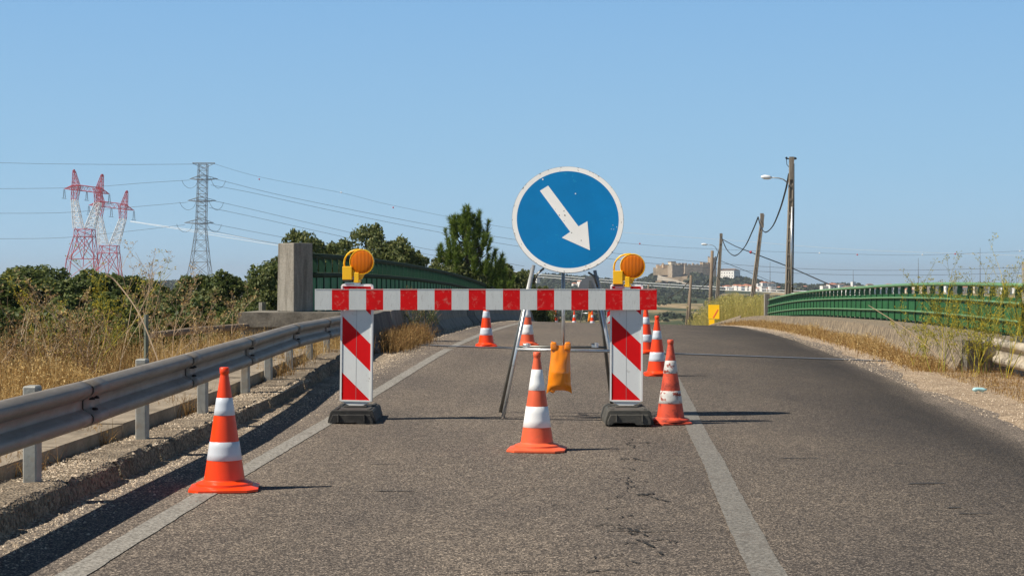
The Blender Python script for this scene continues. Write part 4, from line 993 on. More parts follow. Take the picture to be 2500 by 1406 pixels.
for (P0, P1, n) in ((A0, A1, 6), (A1, A2, 6)):
    d_ = (P1 - P0).normalized(); nn = Vector((d_.y, -d_.x, 0))
    for row in (.3, .68):
        for i in range(n):
            c = P0.lerp(P1, (i + .7) / (n + .4)) + Vector((0, 0, hz * row)) + nn * .06; MB().box(c, (.9, .1, 1.4), 0, math.atan2(d_.y, d_.x)).build('window', M_win, mn, off=base)

HGR = 'white village houses on the hillside'
def house(x, yb, w_px, h_px, Y, rot, roof, wall, label, dep=.8, win=2):
    k = Y / F; c = at(x, yb, Y); W_ = w_px * k; Hh = h_px * k; Dp = W_ * dep
    t = thing('village_house', label, 'house', c, rot, HGR)
    MB().box((0, 0, Hh * .5 - 1.5), (W_, Dp, Hh + 3)).build('wall', wall, t)
    rh = max(.9, W_ * .16); e = .25
    if roof:
        MB().add([(-W_ / 2 - e, -Dp / 2 - e, Hh), (W_ / 2 + e, -Dp / 2 - e, Hh), (W_ / 2 + e, Dp / 2 + e, Hh), (-W_ / 2 - e, Dp / 2 + e, Hh), (-W_ / 2 * .55, 0, Hh + rh), (W_ / 2 * .55, 0, Hh + rh)],
                 [(0, 1, 5, 4), (1, 2, 5), (2, 3, 4, 5), (3, 0, 4), (3, 2, 1, 0)]).build('roof', roof, t)
    if win:
        for i in range(win):
            MB().box((-W_ / 2 + W_ * (i + .5) / win, -Dp / 2 - .03, Hh * .55), (W_ * .12, .08, Hh * .28)).build('window', M_win, t)
        MB().box((W_ / 2 + .03, 0, Hh * .55), (.08, Dp * .16, Hh * .28)).build('window', M_win, t)
HS = [  # x, base y, w, h, roof, label
 (1762, 709, 14, 9, M_rf, 'white house with orange roof just left of the slim lamp pole'), (1776, 707, 18, 8, M_rf, 'white house with low red roof right of the slim lamp pole'), (1792, 709, 12, 10, None, 'flat roofed white house below the monastery'),
 (1803, 706, 12, 8, M_rf, 'small red roofed house above the white wall'), (1822, 706, 23, 9, M_rf, 'wide white house with bright orange roof left of the leaning pole'), (1850, 708, 11, 16, None, 'narrow white church front right of the leaning pole'),
 (1864, 703, 16, 13, M_rf, 'tall white house with orange roof beside the church'), (1881, 705, 22, 13, M_rf2, 'large pale house with grey roof left of the tall lamp pole'), (1838, 711, 16, 6, None, 'low white outbuilding at the foot of the leaning pole'),
 (1742, 709, 10, 5, M_rf, 'tiny white house behind the wooden pole'), (1725, 708, 9, 4, M_rf, 'tiny white house left of the wooden pole'), (1895, 713, 14, 5, None, 'long low white shed under the grey roofed house'),
 (1940, 708, 11, 8, M_rf, 'white house with red roof just right of the tall lamp pole'), (1950, 708, 9, 7, None, 'flat white house second right of the tall lamp pole'), (1961, 706, 11, 7, M_rf2, 'white gabled house midway between the tall pole and the railing'),
 (1972, 707, 10, 5, None, 'low white house where the railing begins to hide the village'), (1985, 706, 10, 4, M_rf, 'last small house visible above the curving green rail')]
for i, (x, yb, w_, h, rf, lab) in enumerate(HS): house(x, yb, w_, h, 1690 + (i % 4) * 14, math.radians((i * 37) % 50 + 8), rf, M_hc if i % 7 == 4 else M_hw, lab)
rr = random.Random(77)
for i in range(34):
    x = 1733 + i * 5.1 + rr.uniform(-2, 2); house(x, rr.uniform(703, 712), rr.uniform(9, 15), rr.uniform(5, 8), 1660 + (i * 7 % 5) * 9, math.radians(rr.uniform(5, 45)), rr.choice((M_rf, M_rf, None)), M_hw, 'small white house in the dense village cluster below the monastery', win=0)
for i in range(9):
    x = 1936 + i * 10 + rr.uniform(-2, 2); house(x, rr.uniform(706, 711), rr.uniform(9, 13), rr.uniform(6, 9), 1660 + (i * 7 % 5) * 9, math.radians(rr.uniform(5, 45)), rr.choice((M_rf, None)), M_hw, 'small white house in the row between the tall lamp pole and the railing', win=0)
rr = random.Random(21); x = 2012; i = 0
while x < 2500:
    w_ = rr.uniform(14, 30); h = rr.uniform(9, 22); rf = rr.choice((M_rf, M_rf, None, M_rf2, None))
    nm = {M_rf: 'red roofed', M_rf2: 'brown roofed', None: 'flat roofed'}[rf]
    house(x, 716, w_, h + (4 if x > 2250 else 0), 1500 + (i % 3) * 25, math.radians(rr.uniform(5, 40)), rf, rr.choice((M_hw, M_hw, M_hc)), f'white {nm} house seen through the gaps of the right railing')
    x += w_ * rr.uniform(.8, 1.15); i += 1
for (x, yb, w_, h, rf, lab) in ((1313, 684, 9, 6, None, 'small white house on the wooded ridge left of the sign stand tube'), (1420, 693, 18, 6, M_rf, 'white house with long red roof on the wooded ridge below the blue sign'), (1402, 697, 10, 5, M_rf, 'tiny red roofed house on the wooded ridge right of the centre tube'), (2083, 693, 10, 5, None, 'white box shaped building just above the right railing')):
    house(x, yb, w_, h, 1600, .5, rf, M_hw, lab)
for (x, y0, y1, lab) in ((2242, 690, 630, 'thin lattice radio mast above the middle of the right railing'), (2393, 690, 605, 'tallest thin radio mast near the right edge'), (2083, 690, 660, 'short thin radio mast above the white box building'), (1880, 700, 640, 'very faint radio mast left of the tall lamp pole')):
    Y = 1500; b = MB(); a, c = at(x, y0 + 20, Y), at(x, y1, Y); b.tube([a, c], [.45, .15], 4)
    o = b.build('radio_mast', M_pylon, off=a); tag(o, lab, 'mast')

# ------------------------------------------------------------------ vegetation
def unit(n):
    v = NR.normal(size=(n, 3)); return v / np.linalg.norm(v, axis=1, keepdims=True)
def leafquads(C, Nn, size, asp=.5):      # C centres, Nn normals
    n = len(C); a = unit(n); t1 = np.cross(Nn, a); t1 /= np.linalg.norm(t1, axis=1, keepdims=True) + 1e-9; t2 = np.cross(Nn, t1)
    s = (size * NR.uniform(.6, 1.3, n))[:, None]
    q = np.stack([C - t1 * s, C - t2 * s * asp, C + t1 * s, C + t2 * s * asp], 1)
    return q.reshape(-1, 3)
def clumps_leaves(cl_, n, size, asp=.55):
    """cl_: array (k,4) centre+radius"""
    w_ = cl_[:, 3] ** 2; idx = NR.choice(len(cl_), n, p=w_ / w_.sum()); d = unit(n); d[:, 2] = np.where((d[:, 2] < -.3) & (NR.random(n) < .6), -d[:, 2], d[:, 2])
    rr_ = cl_[idx, 3:4] * (NR.uniform(.35, 1.0, (n, 1)) ** .45) * (1 + .18 * np.sin(d[:, :1] * 9 + idx[:, None]) * np.cos(d[:, 1:2] * 8))
    C = cl_[idx, :3] + d * rr_ * np.array([1, 1, .85]); nn = d * .7 + unit(n) * .8; nn /= np.linalg.norm(nn, axis=1, keepdims=True)
    return leafquads(C, nn, size, asp)
M_oak = leafmat('cork_oak_leaves', [(.034, .056, .013), (.078, .110, .028), (.132, .165, .043), (.22, .235, .07)], .3)
M_oak2 = leafmat('pale_oak_leaves', [(.038, .058, .016), (.095, .125, .034), (.165, .185, .055), (.25, .25, .09)], .3)  # lighter olive leaf mix than the cork oak
M_pine = leafmat('pine_needles', [(.06, .10, .016), (.13, .20, .03), (.24, .30, .05)], .35)
M_bark = concrete_mat('bark', (.12, .09, .065), (.05, .038, .028), 5, True)
def make_tree(r, h, seed, m, nleaf, size, low=.05, nb=34):
    """returns (leaf verts, trunk MB) crown of radius r, height h, local origin at foot"""
    rn = np.random.default_rng(seed); cl_ = []; tr = MB()
    tr.tube([(0, 0, -.3), (.1, .05, h * .3), (0, .1, h * .6)], [r * .09, r * .065, r * .03], 8)
    for i in range(nb):
        a = rn.uniform(0, 6.283); v = rn.uniform(low, 1.0); rad = r * math.sqrt(max(.03, 1 - (2 * (v - .42)) ** 2 * .72)) * rn.uniform(.35, .95)
        cr = r * rn.uniform(.20, .36) * (1.0 if v < .8 else .75)
        p = (rad * math.cos(a), rad * math.sin(a), h * v - cr * .6); cl_.append((*p, cr))
        for _ in range(4):
            d = rn.normal(size=3); d /= np.linalg.norm(d); d[2] = abs(d[2]) * .9; k = cr * rn.uniform(.3, .55); cl_.append((p[0] + d[0] * cr * .95, p[1] + d[1] * cr * .95, p[2] + d[2] * cr * .9, k))
        if i % 2 == 0: tr.tube([(0, 0, h * .25 + v * h * .15), (p[0] * .5, p[1] * .5, (h * .35 + p[2]) * .5), p], [r * .04, r * .025, r * .01], 5)
    return clumps_leaves(np.array(cl_), nleaf, size), tr
TREES = {}
def tree(label, x, ytop, Y, wpx, kind, zfoot=None, group='trees beyond the left embankment', rot=0, name='cork_oak'):
    r = wpx / 2 * Y / F; X = (x - 1250) * Y / F; zt = CH + (HZ - ytop) * Y / F; z0 = GZ(X, Y) if zfoot is None else zfoot; h = zt - z0
    if kind not in TREES:
        seed, m, nl, sz = KIND[kind]; V, tr = make_tree(2.6, 5.6, seed, m, nl, sz)
        src = thing(name, label, 'tree'); npmesh('crown', V, 4, m, src); tr.build('trunk', M_bark, src); TREES[kind] = src; t = src
    else: t = copy_tree(TREES[kind]); t['label'] = label
    t.location = (X, Y, z0); t.scale = (r / 2.6, r / 2.6, h / 5.6); t.rotation_euler = (0, 0, rot); t['group'] = group
    return t
KIND = {0: (3, M_oak, 120000, .056), 1: (8, M_oak, 120000, .054), 2: (15, M_oak2, 110000, .056), 3: (23, M_oak2, 85000, .056)}
T = [(20, 680, 46, 250, 0, 'rounded dark oak at the far left edge'), (145, 655, 50, 230, 1, 'tallest dark oak left of the striped pylons'), (255, 668, 47, 170, 0, 'dark oak standing in front of the striped pylons'),
     (370, 682, 50, 220, 1, 'broad dark oak between the striped and grey pylons'), (455, 690, 43, 120, 2, 'lower oak left of the foot of the grey pylon'), (545, 672, 45, 150, 0, 'dark oak just right of the grey pylon'),
     (625, 648, 42, 170, 1, 'tall dark oak left of the concrete pillar'), (690, 650, 39, 110, 2, 'oak directly behind the left side of the concrete pillar'), (300, 735, 36, 200, 1, 'low dense oak behind the dry weeds'), (500, 745, 36, 220, 0, 'low dense oak behind the guardrail bend'), (90, 745, 37, 230, 0, 'low dense oak at far left behind the dry grass'), (640, 760, 34, 180, 1, 'low dense oak behind the abutment')]
T += [(330, 765, 27, 150, 2, 'near dark bush right behind the green fence post'), (430, 775, 26, 150, 0, 'near dark bush behind the grey wooden rail'), (535, 780, 28, 150, 1, 'near dark bush just left of the abutment'), (225, 770, 28, 150, 1, 'near dark bush behind the yellow fennel'), (120, 780, 27, 150, 0, 'near dark bush second from the left edge'), (25, 775, 26, 150, 2, 'near dark bush at the left edge'), (600, 765, 31, 120, 0, 'low bush touching the abutment')]
for (x, yt, Y, w_, k, lab) in T: tree(lab, x, yt, Y, w_ * 3.0, k, zfoot=-3.2 if yt < 720 else None, rot=x * .7)
for (x, yt, Y, w_, k, lab) in ((745, 575, 44, 130, 3, 'sparse oak twigs showing above the concrete pillar'), (815, 570, 52, 150, 2, 'olive green oak behind the left amber lamp'), (905, 558, 54, 150, 3, 'tallest olive oak above the left green railing'), (990, 603, 56, 110, 2, 'smaller oak sloping down right behind the left railing'),
                             (1090, 622, 58, 130, 3, 'pale olive bush at the foot of the pine'), (1238, 637, 66, 100, 2, 'bushy tree right of the pine, against the sky'), (1290, 665, 70, 70, 3, 'small tree behind the left leg of the blue sign stand')):
    tree(lab, x, yt, Y, w_ * 2.5, k, zfoot=-3.4, group='trees behind the left railing', rot=x * .3)
# pine
def pine(label, x, ytop, Y, wpx, seed, shoots=210):
    X = (x - 1250) * Y / F; zt = CH + (HZ - ytop) * Y / F; z0 = -4.2; H = zt - z0; r = wpx / 2 * Y / F; rn = np.random.default_rng(seed)
    t = thing('pine_tree', label, 'tree', (X, Y, z0), group='trees behind the left railing'); tr = MB().tube([(0, 0, -.3), (.05, 0, H * .5), (0, 0, H - .3)], [.16, .11, .03], 8); Vs = []
    def needles(p, d, L, n):
        s = rn.uniform(0, 1, n); c = p + d * (s * L)[:, None]; o_ = unit(n); dirn = d * .9 + o_ * .85; dirn /= np.linalg.norm(dirn, axis=1, keepdims=True); ln = rn.uniform(.13, .25, n)[:, None]
        side = np.cross(dirn, unit(n)); side /= np.linalg.norm(side, axis=1, keepdims=True) + 1e-9
        return np.stack([c - side * .013, c + side * .013, c + dirn * ln], 1).reshape(-1, 3)
    for i in range(shoots):
        v = rn.uniform(.45, .96); rad = r * min(1.0, ((1 - v) / .26) ** .75) * rn.choice((.35, .6, .85, 1.0)) * rn.uniform(.8, 1); a = rn.uniform(0, 6.283)
        p = np.array([rad * math.cos(a), rad * math.sin(a), H * v - .15 - rad * .1]); d = np.array([math.cos(a) * .3 * rad / r, math.sin(a) * .3 * rad / r, 1.0]); d += rn.normal(size=3) * .13; d /= np.linalg.norm(d)
        L = rn.uniform(.35, .75); Vs.append(needles(p, d, L, 230))
        if i % 2 == 0: tr.tube([(0, 0, max(H * .3, p[2] - rad * .7)), (p[0] * .6, p[1] * .6, p[2] - .25), tuple(p)], [.03, .02, .012], 4)
    Vs.append(needles(np.array([0, 0, H - .75]), np.array([0, 0, 1.]), .7, 500))
    npmesh('crown', np.concatenate(Vs), 3, M_pine, t); tr.build('trunk', M_bark, t)
pine('tall young pine with upright shoots behind the left railing', 1140, 520, 58, 200, 4, 170)
pine('smaller pine behind the end of the left railing', 1215, 640, 62, 110, 6, 60)

# distant woods: one mass of clumps
def far_woods():
    C = []
    def put(n, x0, x1, Y0, Y1, r0, r1, lift=0):
        for _ in range(n):
            Y = NR.uniform(Y0, Y1); x = NR.uniform(x0, x1); X = (x - 1250) * Y / F; r = NR.uniform(r0, r1)
            C.append((X, Y, GZ(X, Y) + r * .55 + lift, r))
    put(520, 1270, 1600, 1450, 1900, 2.5, 5); put(330, 1500, 1760, 1380, 1640, 2, 4.2); put(210, 1690, 1850, 1735, 1790, 3, 6); put(60, 1770, 1850, 1790, 1840, 4, 6)
    put(90, 1560, 1760, 1690, 1760, 1.5, 3.2); put(60, 1600, 1900, 980, 1300, 1.5, 3.0); put(70, 1600, 1900, 560, 700, 1.0, 2.2); put(70, 1850, 2100, 1760, 1850, 3, 5.5)
    put(250, 1900, 2500, 1580, 1700, 3, 5); put(110, 1290, 1560, 600, 1000, 1.5, 3); put(30, 1560, 1600, 1770, 1800, 2, 4); put(45, 1560, 1720, 330, 430, .8, 1.5)
    put(260, 0, 1250, 1500, 2000, 4, 7)
    C = np.array(C); per = 46; n = len(C) * per; idx = np.repeat(np.arange(len(C)), per); d = unit(n); d[:, 2] = np.abs(d[:, 2]) * 1.0 - .25
    P = C[idx, :3] + d * C[idx, 3:4] * NR.uniform(.55, 1.05, (n, 1)) * np.array([1.25, 1.0, .8]); nn = d + unit(n) * .6; nn /= np.linalg.norm(nn, axis=1, keepdims=True)
    a = unit(n); t1 = np.cross(nn, a); t1 /= np.linalg.norm(t1, axis=1, keepdims=True); t2 = np.cross(nn, t1); s = C[idx, 3:4] * NR.uniform(.28, .5, (n, 1))
    V = np.stack([P - t1 * s, P - t2 * s * .7, P + t1 * s, P + t2 * s * .7], 1).reshape(-1, 3)
    o = npmesh('distant_woods', V, 4, leafmat('distant_foliage', [(.022, .036, .014), (.045, .06, .024), (.075, .085, .035)], .1)); tag(o, 'dark wood and scrub covering the far hillsides', 'trees', kind='stuff')
far_woods()

# dry grass
M_dry = leafmat('dry_grass', [(.26, .14, .045), (.46, .29, .10), (.66, .46, .19), (.78, .60, .30)], .35, .8)
M_dryd = leafmat('brown_weeds', [(.15, .075, .025), (.30, .17, .06), (.48, .31, .12)], .25, .8)
M_fen = leafmat('fennel_green', [(.13, .16, .03), (.34, .32, .05), (.66, .50, .04)], .3, .7)
M_stem = leafmat('dry_stems', [(.22, .14, .08), (.38, .27, .17), (.55, .43, .30)], .1, .8)
def blades(P, h, w_, lean=.35, seg=3, heads=0., hs=.012):
    """P (n,3) roots, h heights -> quads + seed-head diamonds"""
    n = len(P); a = NR.uniform(0, 6.283, n); l = np.abs(NR.normal(size=n)) * lean; dx = np.cos(a) * l; dy = np.sin(a) * l
    fa = NR.uniform(0, 6.283, n); sx = np.cos(fa); sy = np.sin(fa) * .5; out = []
    def pt(t): return P + np.stack([dx * h * t ** 2, dy * h * t ** 2, h * t * (1 - .25 * l * t)], 1)
    for k in range(seg):
        t0, t1 = k / seg, (k + 1) / seg; w0 = w_ * (1 - t0 * .75) ; w1 = w_ * (1 - t1 * .75); p0, p1 = pt(t0), pt(t1); o_ = np.stack([sx, sy, sx * 0], 1)
        out.append(np.stack([p0 - o_ * w0[:, None], p0 + o_ * w0[:, None], p1 + o_ * w1[:, None], p1 - o_ * w1[:, None]], 1).reshape(-1, 3))
    if heads > 0:
        m_ = NR.random(n) < heads; Q = pt(1.0)[m_]; k = len(Q)
        for j in range(6):
            C = Q + np.stack([NR.normal(size=k) * .018, NR.normal(size=k) * .018, -NR.uniform(0, .14, k)], 1); out.append(leafquads(C, unit(k), hs, .38))
    return np.concatenate(out)
def field(name, label, n, xf, hf, wf, m, lean=.3, heads=.2, seed=1, hs=.012):
    P = []
    U, Y = xf(n); X = np.interp(Y, YT, _XL) + U; Z = ground_z(U, Y, X) - .02
    if xf.__name__ in ('rwall', 'foot_area'): Z = np.interp(Y, YT, _P) - np.interp(Y, YT, _C) * (U - 3.0) - .01
    h = hf(len(U), U, Y); w_ = np.full(len(U), 1.) * wf * NR.uniform(.6, 1.4, len(U))
    o = npmesh(name, blades(np.stack([X, Y, Z], 1), h, w_, lean, 3, heads, hs), 4, m); tag(o, label, 'grass', kind='stuff'); return o
def clus(U, Y, s, thr): return vnoise(U * 1.7, Y, s) + .5 * vnoise(U + 9, Y * 1.3, s * .37) > thr
def left_area(n):
    U = -2.05 - 2.5 * NR.random(n) ** 1.1 ; Y = 8.5 + 9.0 * NR.random(n) ** .9; return U, Y
field('dry_grass', 'tall dry golden grass on the bank behind the left guardrail', 80000, left_area, lambda k, U, Y: NR.uniform(.2, .56, k) * (1 + .3 * vnoise(U, Y, .8)) * np.interp(Y, [13.5, 17], [1, .35]) + np.clip((-U - 3) * .08, 0, .25), .0042, M_dry, .28, .45, hs=.014)
field('brown_weeds', 'brown withered weeds mixed into the grass behind the left guardrail', 3800, left_area, lambda k, U, Y: NR.uniform(.35, 1.1, k) * (.75 + .35 * vnoise(U, Y, 1.3)) * np.where((Y > 17) & (U > -3.6), .4, 1) + np.clip((-U - 3) * .05, 0, .3), .0038, M_dryd, .3, .3, hs=.010)
def left_far(n):
    return -2.05 - 3.0 * NR.random(n), 15 + 7 * NR.random(n)
field('brown_weeds', 'sparse dry stems in front of the dark bushes left of the abutment', 2200, left_far, lambda k, U, Y: NR.uniform(.2, .95, k) * np.where(U > -3.2, .3, 1) * np.interp(Y, [15, 22], [1, .7]), .0036, M_dry, .35, .3)
def tuft_area(n):
    U = np.concatenate([-NR.uniform(1.75, 3.0, n)]); Y = NR.uniform(9, 22.5, n); U = U + .8; k = clus(U, Y, .55, .62); return U[k], Y[k]
o = field('grass_tufts', 'small dry tufts growing between the kerb and the path', 16000, tuft_area, lambda k, U, Y: NR.uniform(.05, .24, k) + np.clip((Y - 14) * .02, 0, .2), .0028, M_dryd, .6, .1); o.location.z = .16
def bend_area(n):
    U = -NR.uniform(1.15, 3.2, n); Y = NR.uniform(17.6, 23.2, n); return U, Y
o = field('dry_grass_clump', 'thick dry straw under the bend of the left guardrail', 4200, bend_area, lambda k, U, Y: NR.uniform(.08, .32, k), .0035, M_dry, .5, .2); o.location.z = .12
def foot_area(n):
    U = -.72 + NR.normal(size=n) * .13; Y = NR.choice([23.4, 24.2, 25.3, 25.9], n) + NR.normal(size=n) * .35; return U, Y
o = field('weed_tufts', 'withered tufts at the foot of the dark concrete barrier beside the striped panel', 3200, foot_area, lambda k, U, Y: NR.uniform(.08, .35, k), .004, M_dryd, .6, .2); o.location.z = .03
def rwall(n):
    Y = NR.uniform(21.8, 66, n); U = 6.98 - np.abs(NR.normal(size=n)) * .17 - NR.uniform(0, .10, n) + np.clip(21.5 - Y, 0, 2) * .15; return U, Y
field('dry_grass', 'short dry grass along the foot of the right low wall', 13000, rwall, lambda k, U, Y: NR.uniform(.05, .30, k) * (.8 + .5 * vnoise(U, Y, 1.2)) * np.interp(Y, [15, 24, 40, 66], [1.3, 1.1, .9, .75]), .0045, M_dry, .5, .35, hs=.016)
field('brown_weeds', 'rust brown weeds at the foot of the right low wall', 9000, rwall, lambda k, U, Y: NR.uniform(.05, .24, k), .005, M_dryd, .7, .3, hs=.016)
def rbank(n):
    Y = NR.uniform(11, 24, n); U = NR.uniform(6.7, 9.5, n); return U, Y
field('dry_grass', 'straw coloured weeds around the right guardrail', 24000, rbank, lambda k, U, Y: NR.uniform(.05, .17, k), .0035, M_dry, .5, .3)
field('brown_weeds', 'tangled brown weeds under the right guardrail', 14000, rbank, lambda k, U, Y: NR.uniform(.08, .26, k), .0030, M_dryd, .45, .2)
def broom_area(n):
    Y = NR.uniform(69, 92, n); U = NR.uniform(5.5, 10.2, n) ; return U, Y
# yellow broom beyond the wall
def broom():
    n = 15000; x = NR.uniform(1700, 1880, n); Y = NR.uniform(70, 86, n); X = (x - 1250) * Y / F
    top = np.interp(x, [1700, 1730, 1760, 1790, 1830, 1862, 1880], [775, 748, 722, 708, 722, 712, 725]) + NR.uniform(0, 45, n)
    zt = CH + (HZ - top) * Y / F; z0 = np.full(n, -2.3); h = zt - z0
    V = blades(np.stack([X + NR.normal(size=n) * .1, Y, z0], 1), h, np.full(n, .009), .22, 3, .25, .035)
    o = npmesh('broom_thicket', V, 4, leafmat('yellow_broom', [(.26, .25, .08), (.46, .42, .12), (.66, .56, .16), (.60, .50, .26)], .3)); tag(o, 'yellow green broom thicket at the far end of the right wall', 'shrubs', kind='stuff')
broom()
# wiry fennel plants
def fennel(label, X, Y, H, seed, m, spread=.35, nst=4, umb=True, name='fennel_plant', zb=None, thick=1., leaf=1.):
    rn = random.Random(seed); z0 = GZ(X, Y) if zb is None else zb; t = thing(name, label, 'plant', (X, Y, z0), group='wiry roadside weeds'); b = MB(); lv = []
    def grow(p, d, L, r, lvl):
        n = 4; pts = [p]
        for i in range(n):
            d = (d + Vector((rn.gauss(0, .10), rn.gauss(0, .10), .05))).normalized(); pts.append(pts[-1] + d * L / n)
            if lvl < 3 and i >= (1 if lvl == 0 else 0):
                for _ in range(rn.choice((0, 1, 1)) if lvl else rn.choice((1, 1, 2))):
                    a = rn.uniform(0, 6.283); dd = (d + Vector((math.cos(a), math.sin(a), .15)) * rn.uniform(.5, .9)).normalized(); grow(pts[-1], dd, L * rn.uniform(.35, .55), r * .62, lvl + 1)
        b.tube(pts, [r * (1 - .5 * i / n) for i in range(n + 1)], 3, cap=False)
        if lvl >= 2:
            e = pts[-1]
            if umb and rn.random() < .65:
                for k in range(6): a = rn.uniform(0, 6.283); q = e + Vector((math.cos(a) * .035, math.sin(a) * .035, rn.uniform(.01, .035))); b.tube([e, q], [r * .4, r * .3], 3, cap=False); lv.append(q)
            for _ in range(int(3 * leaf)): lv.append(pts[rn.randrange(len(pts))] + Vector((rn.gauss(0, .02), rn.gauss(0, .02), rn.gauss(0, .02))))
    for i in range(nst):
        a = rn.uniform(0, 6.283); grow(Vector((rn.gauss(0, .05), rn.gauss(0, .05), -.03)), Vector((math.cos(a) * spread, math.sin(a) * spread * .6, 1)).normalized(), H * rn.uniform(.65, 1), .0055 * thick, 0)
    b.build('stems', M_stem if m is not M_fen else M_fen, t)
    if lv:
        C = np.array([tuple(q) for q in lv]); npmesh('leaflets', leafquads(C, unit(len(C)), .0115 if m is M_fen else .010, .5), 4, m, t)['kind'] = 'stuff'
def photo_root(x, Y): return (x - 1250) * Y / F
for k, (x, Y, H, sd, lab) in enumerate(((2290, 21.5, 1.15, 1, 'tall yellow green fennel leaning left in front of the right railing'), (2345, 22, 1.35, 2, 'bushy fennel in front of the right railing beside the concrete end block'), (2400, 21, 1.5, 3, 'tallest fennel rising above the right railing'),
        (2450, 20.5, 1.45, 4, 'fennel with airy umbels near the right photo edge'), (2490, 21.3, 1.3, 5, 'fennel growing behind the right guardrail at the photo edge'), (2240, 22.5, .8, 6, 'low fennel at the foot of the right low wall'), (2370, 20.8, .85, 8, 'short fennel in front of the concrete end block'))):
    fennel(lab, photo_root(x, Y), Y, H * .85, sd, M_fen, .45, 5)
for k, (x, Y, H, sd, m, lab) in enumerate(((185, 15.5, 1.45, 11, M_fen, 'tall yellow flowering fennel standing above the dry grass at left'), (215, 15.8, 1.2, 12, M_fen, 'yellow fennel just right of the tallest one in the dry grass'), (290, 15.2, 1.5, 13, M_dry, 'bare pale stalk leaning right across the striped pylon'),
        (350, 16.5, 1.35, 14, M_dry, 'dry branching stalk beside the green fence post'), (60, 14.5, 1.05, 15, M_dry, 'dry branching stalk near the left photo edge'), (110, 15, 1.15, 16, M_dryd, 'brown branching stalk left of the yellow fennel'), (410, 17, 1.2, 17, M_dry, 'thin dry stalk right of the green fence post'),
        (470, 18, 1.0, 18, M_dryd, 'brown stalk above the middle of the guardrail'), (250, 14.6, 1.0, 19, M_dryd, 'tangled brown weed in the thick of the dry grass'), (540, 20, .9, 20, M_dry, 'dry weed left of the concrete abutment'), (15, 13.5, .9, 21, M_dryd, 'brown weed at the extreme left edge'))):
    fennel(lab, photo_root(x, Y), Y, H * .78, sd, m, .4 if k != 2 else .75, 3, name='dry_weed' if m is not M_fen else 'fennel_plant', leaf=.8)
fennel('green leafy weed growing against the pale concrete barrier right of the left panel', XL(26.6) - .72, 26.6, .62, 31, leafmat('green_weed', [(.05, .09, .02), (.12, .17, .04), (.20, .22, .06)], .3), .25, 9, False, 'green_weed', .2, 1.2, 3.)
# wall top weeds, long reed stalk at right
b = MB(); p0, p1 = at(2330, 905, 21.5), at(2120, 745, 22.5); b.tube(smoothp([p0, p0.lerp(p1, .5) + Vector((0, 0, .06)), p1], 6), [.006] * 12 + [.003], 4)
tag(b.build('dry_reed', M_stem, off=p0), 'long bare stalk leaning left across the right low wall', 'plant')
b = MB(); p0, p1 = at(395, 905, 14), at(285, 690, 14.4); b.tube(smoothp([p0, p0.lerp(p1, .55) + Vector((.03, 0, .05)), p1, p1 + Vector((-.10, 0, .07))], 6), [.007] * 18 + [.003], 4)
tag(b.build('dry_reed', M_stem, off=p0), 'long pale bare stalk leaning left over the dry grass below the pylons', 'plant')
# fence posts and log
def stick(name, lab, cat, pts, r, m): 
    p = [at(*q) for q in pts]; tag(MB().tube(p, r, 8).build(name, m, off=p[0]), lab, cat)
stick('fence_post', 'thin greenish fence post standing in the dry weeds behind the guardrail', 'post', [(357, 930, 15.5), (357, 768, 15.5)], .022, mat('green_grey_post', (.17, .19, .15), .8, 0, .2, 20))
stick('fence_post', 'short round concrete post left of the pillar above the abutment', 'post', [(641, 800, 27), (641, 738, 27)], .062, M_conc_pillar)
stick('fallen_log', 'grey wooden rail lying across the weeds behind the guardrail bend', 'log', [(372, 818, 19), (480, 806, 21), (602, 797, 23.5)], [.040, .046, .05], M_wood)
stick('dead_branch', 'pale dead branch lying across the shadow under the left guardrail bend', 'branch', [(783, 905, 22.0), (806, 893, 22.3), (830, 877, 22.6)], [.008, .007, .004], M_stem)

# loose stones (stuff) on shoulder and verge
def stones(name, label, n, area, s0, s1, m, dz=0):
    U, Y = area(n); X = np.interp(Y, YT, _XL) + U; Z = np.interp(Y, YT, _P) - np.interp(Y, YT, _C) * (U - 3) + dz; s = NR.uniform(s0, s1, len(U)) * NR.choice([.5, .7, 1., 1.4], len(U))
    k = len(U); base = np.array([(1, 0, 0), (.3, .9, 0), (-.8, .6, 0), (-.9, -.5, 0), (.2, -1, 0), (.1, 0, .75)]); tri = [(0, 1, 5), (1, 2, 5), (2, 3, 5), (3, 4, 5), (4, 0, 5)]
    a = NR.uniform(0, 6.283, k); ca, sa = np.cos(a), np.sin(a); Vv = base[None] * (1 + NR.normal(size=(k, 6, 1)) * .2)
    x = Vv[..., 0] * ca[:, None] - Vv[..., 1] * sa[:, None]; y = Vv[..., 0] * sa[:, None] + Vv[..., 1] * ca[:, None]
    P = np.stack([X[:, None] + x * s[:, None], Y[:, None] + y * s[:, None], Z[:, None] + Vv[..., 2] * s[:, None]], -1)
    o = npmesh(name, P[:, tri, :].reshape(-1, 3), 3, m); tag(o, label, 'stones', kind='stuff')
M_stone = leafmat('loose_stone', [(.20, .15, .10), (.40, .31, .22), (.56, .45, .33), (.70, .60, .47)], 0, .9)
stones('loose_gravel', 'loose chippings scattered beside the left kerb', 15000, lambda n: (-.58 + NR.normal(size=n) * .14, NR.uniform(6.5, 25, n)), .003, .008, M_stone, .0)
stones('loose_gravel', 'small stones lying on top of the left kerb', 9000, lambda n: (-NR.uniform(.68, 1.02, n), NR.uniform(7.5, 17, n)), .004, .010, M_stone, .118)
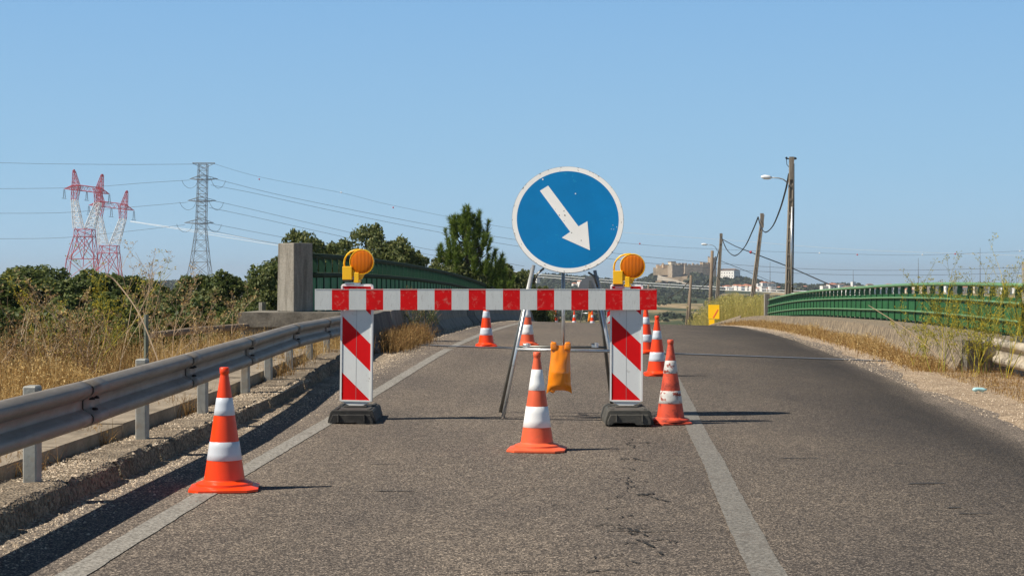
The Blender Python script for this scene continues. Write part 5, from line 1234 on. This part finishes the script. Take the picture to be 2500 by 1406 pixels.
stones('loose_gravel', 'pale stones scattered on the right verge', 26000, lambda n: ((lambda Y: (NR.uniform(5.9, 7.6, n), Y))(NR.uniform(13, 60, n))), .003, .009, M_stone, .012)
stones('loose_gravel', 'rubble at the foot of the left bridge barrier', 4000, lambda n: (-.55 - np.abs(NR.normal(size=n)) * .16, NR.uniform(22, 50, n)), .006, .016, M_stone, .0)
# litter
q = at(2391, 948, 18.0); q.z = gz(q.x, 18.) + .05
b = MB().tube([q + Vector((-.075, 0, 0)), q + Vector((-.05, 0, .0)), q + Vector((-.01, .01, .006)), q + Vector((.04, 0, -.003)), q + Vector((.062, 0, 0)), q + Vector((.08, 0, 0))], [.012, .026, .02, .027, .013, .011], 10)
tag(b.build('plastic_bottle', M_litter, smooth=True, off=q), 'crushed pale blue plastic bottle lying on the right verge', 'bottle')
# broken kerb stone by the left panel
o = MB().box((0, 0, .04), (.5, .3, .12), 0, .3, .05, .03).build('kerb_stone', M_conc_block); o.location = rp(21.2, -.95, -.02); tag(o, 'displaced kerb stone lying in the shade right of the left striped panel', 'kerb stone')
# yellow sign
a = at(1743, 790, 68.8); t = thing('yellow_sign', 'tilted yellow sign panel at the left side of the broom thicket', 'sign', a, -.5)
MB().box((0, 0, .50), (.50, .03, .60)).box((-.10, 0, .0), (.26, .03, .36)).build('sign_plate', M_ysign, t)
MB().box((0, .04, -.6), (.05, .05, 2.4)).build('post', M_steel, t)
MB().box((.08, -.02, .42), (.05, .008, .42), 0, 0, 0, .55).build('orange_mark', M_or_f, t)

# ------------------------------------------------------------------ hazy air
hb = MB().box((0, 4000, 27), (8300, 8180, 100)); hm = bpy.data.materials.new('hazy_air'); hm.use_nodes = True; ht = hm.node_tree; ht.nodes.clear()
pv = ht.nodes.new('ShaderNodeVolumePrincipled'); pv.inputs['Color'].default_value = (.80, .88, 1, 1); pv.inputs['Density'].default_value = .00013; pv.inputs['Anisotropy'].default_value = .2
ho = ht.nodes.new('ShaderNodeOutputMaterial'); ht.links.new(pv.outputs[0], ho.inputs['Volume']); tag(hb.build('haze', hm), 'thin pale blue haze softening the far hills', 'haze', kind='stuff')
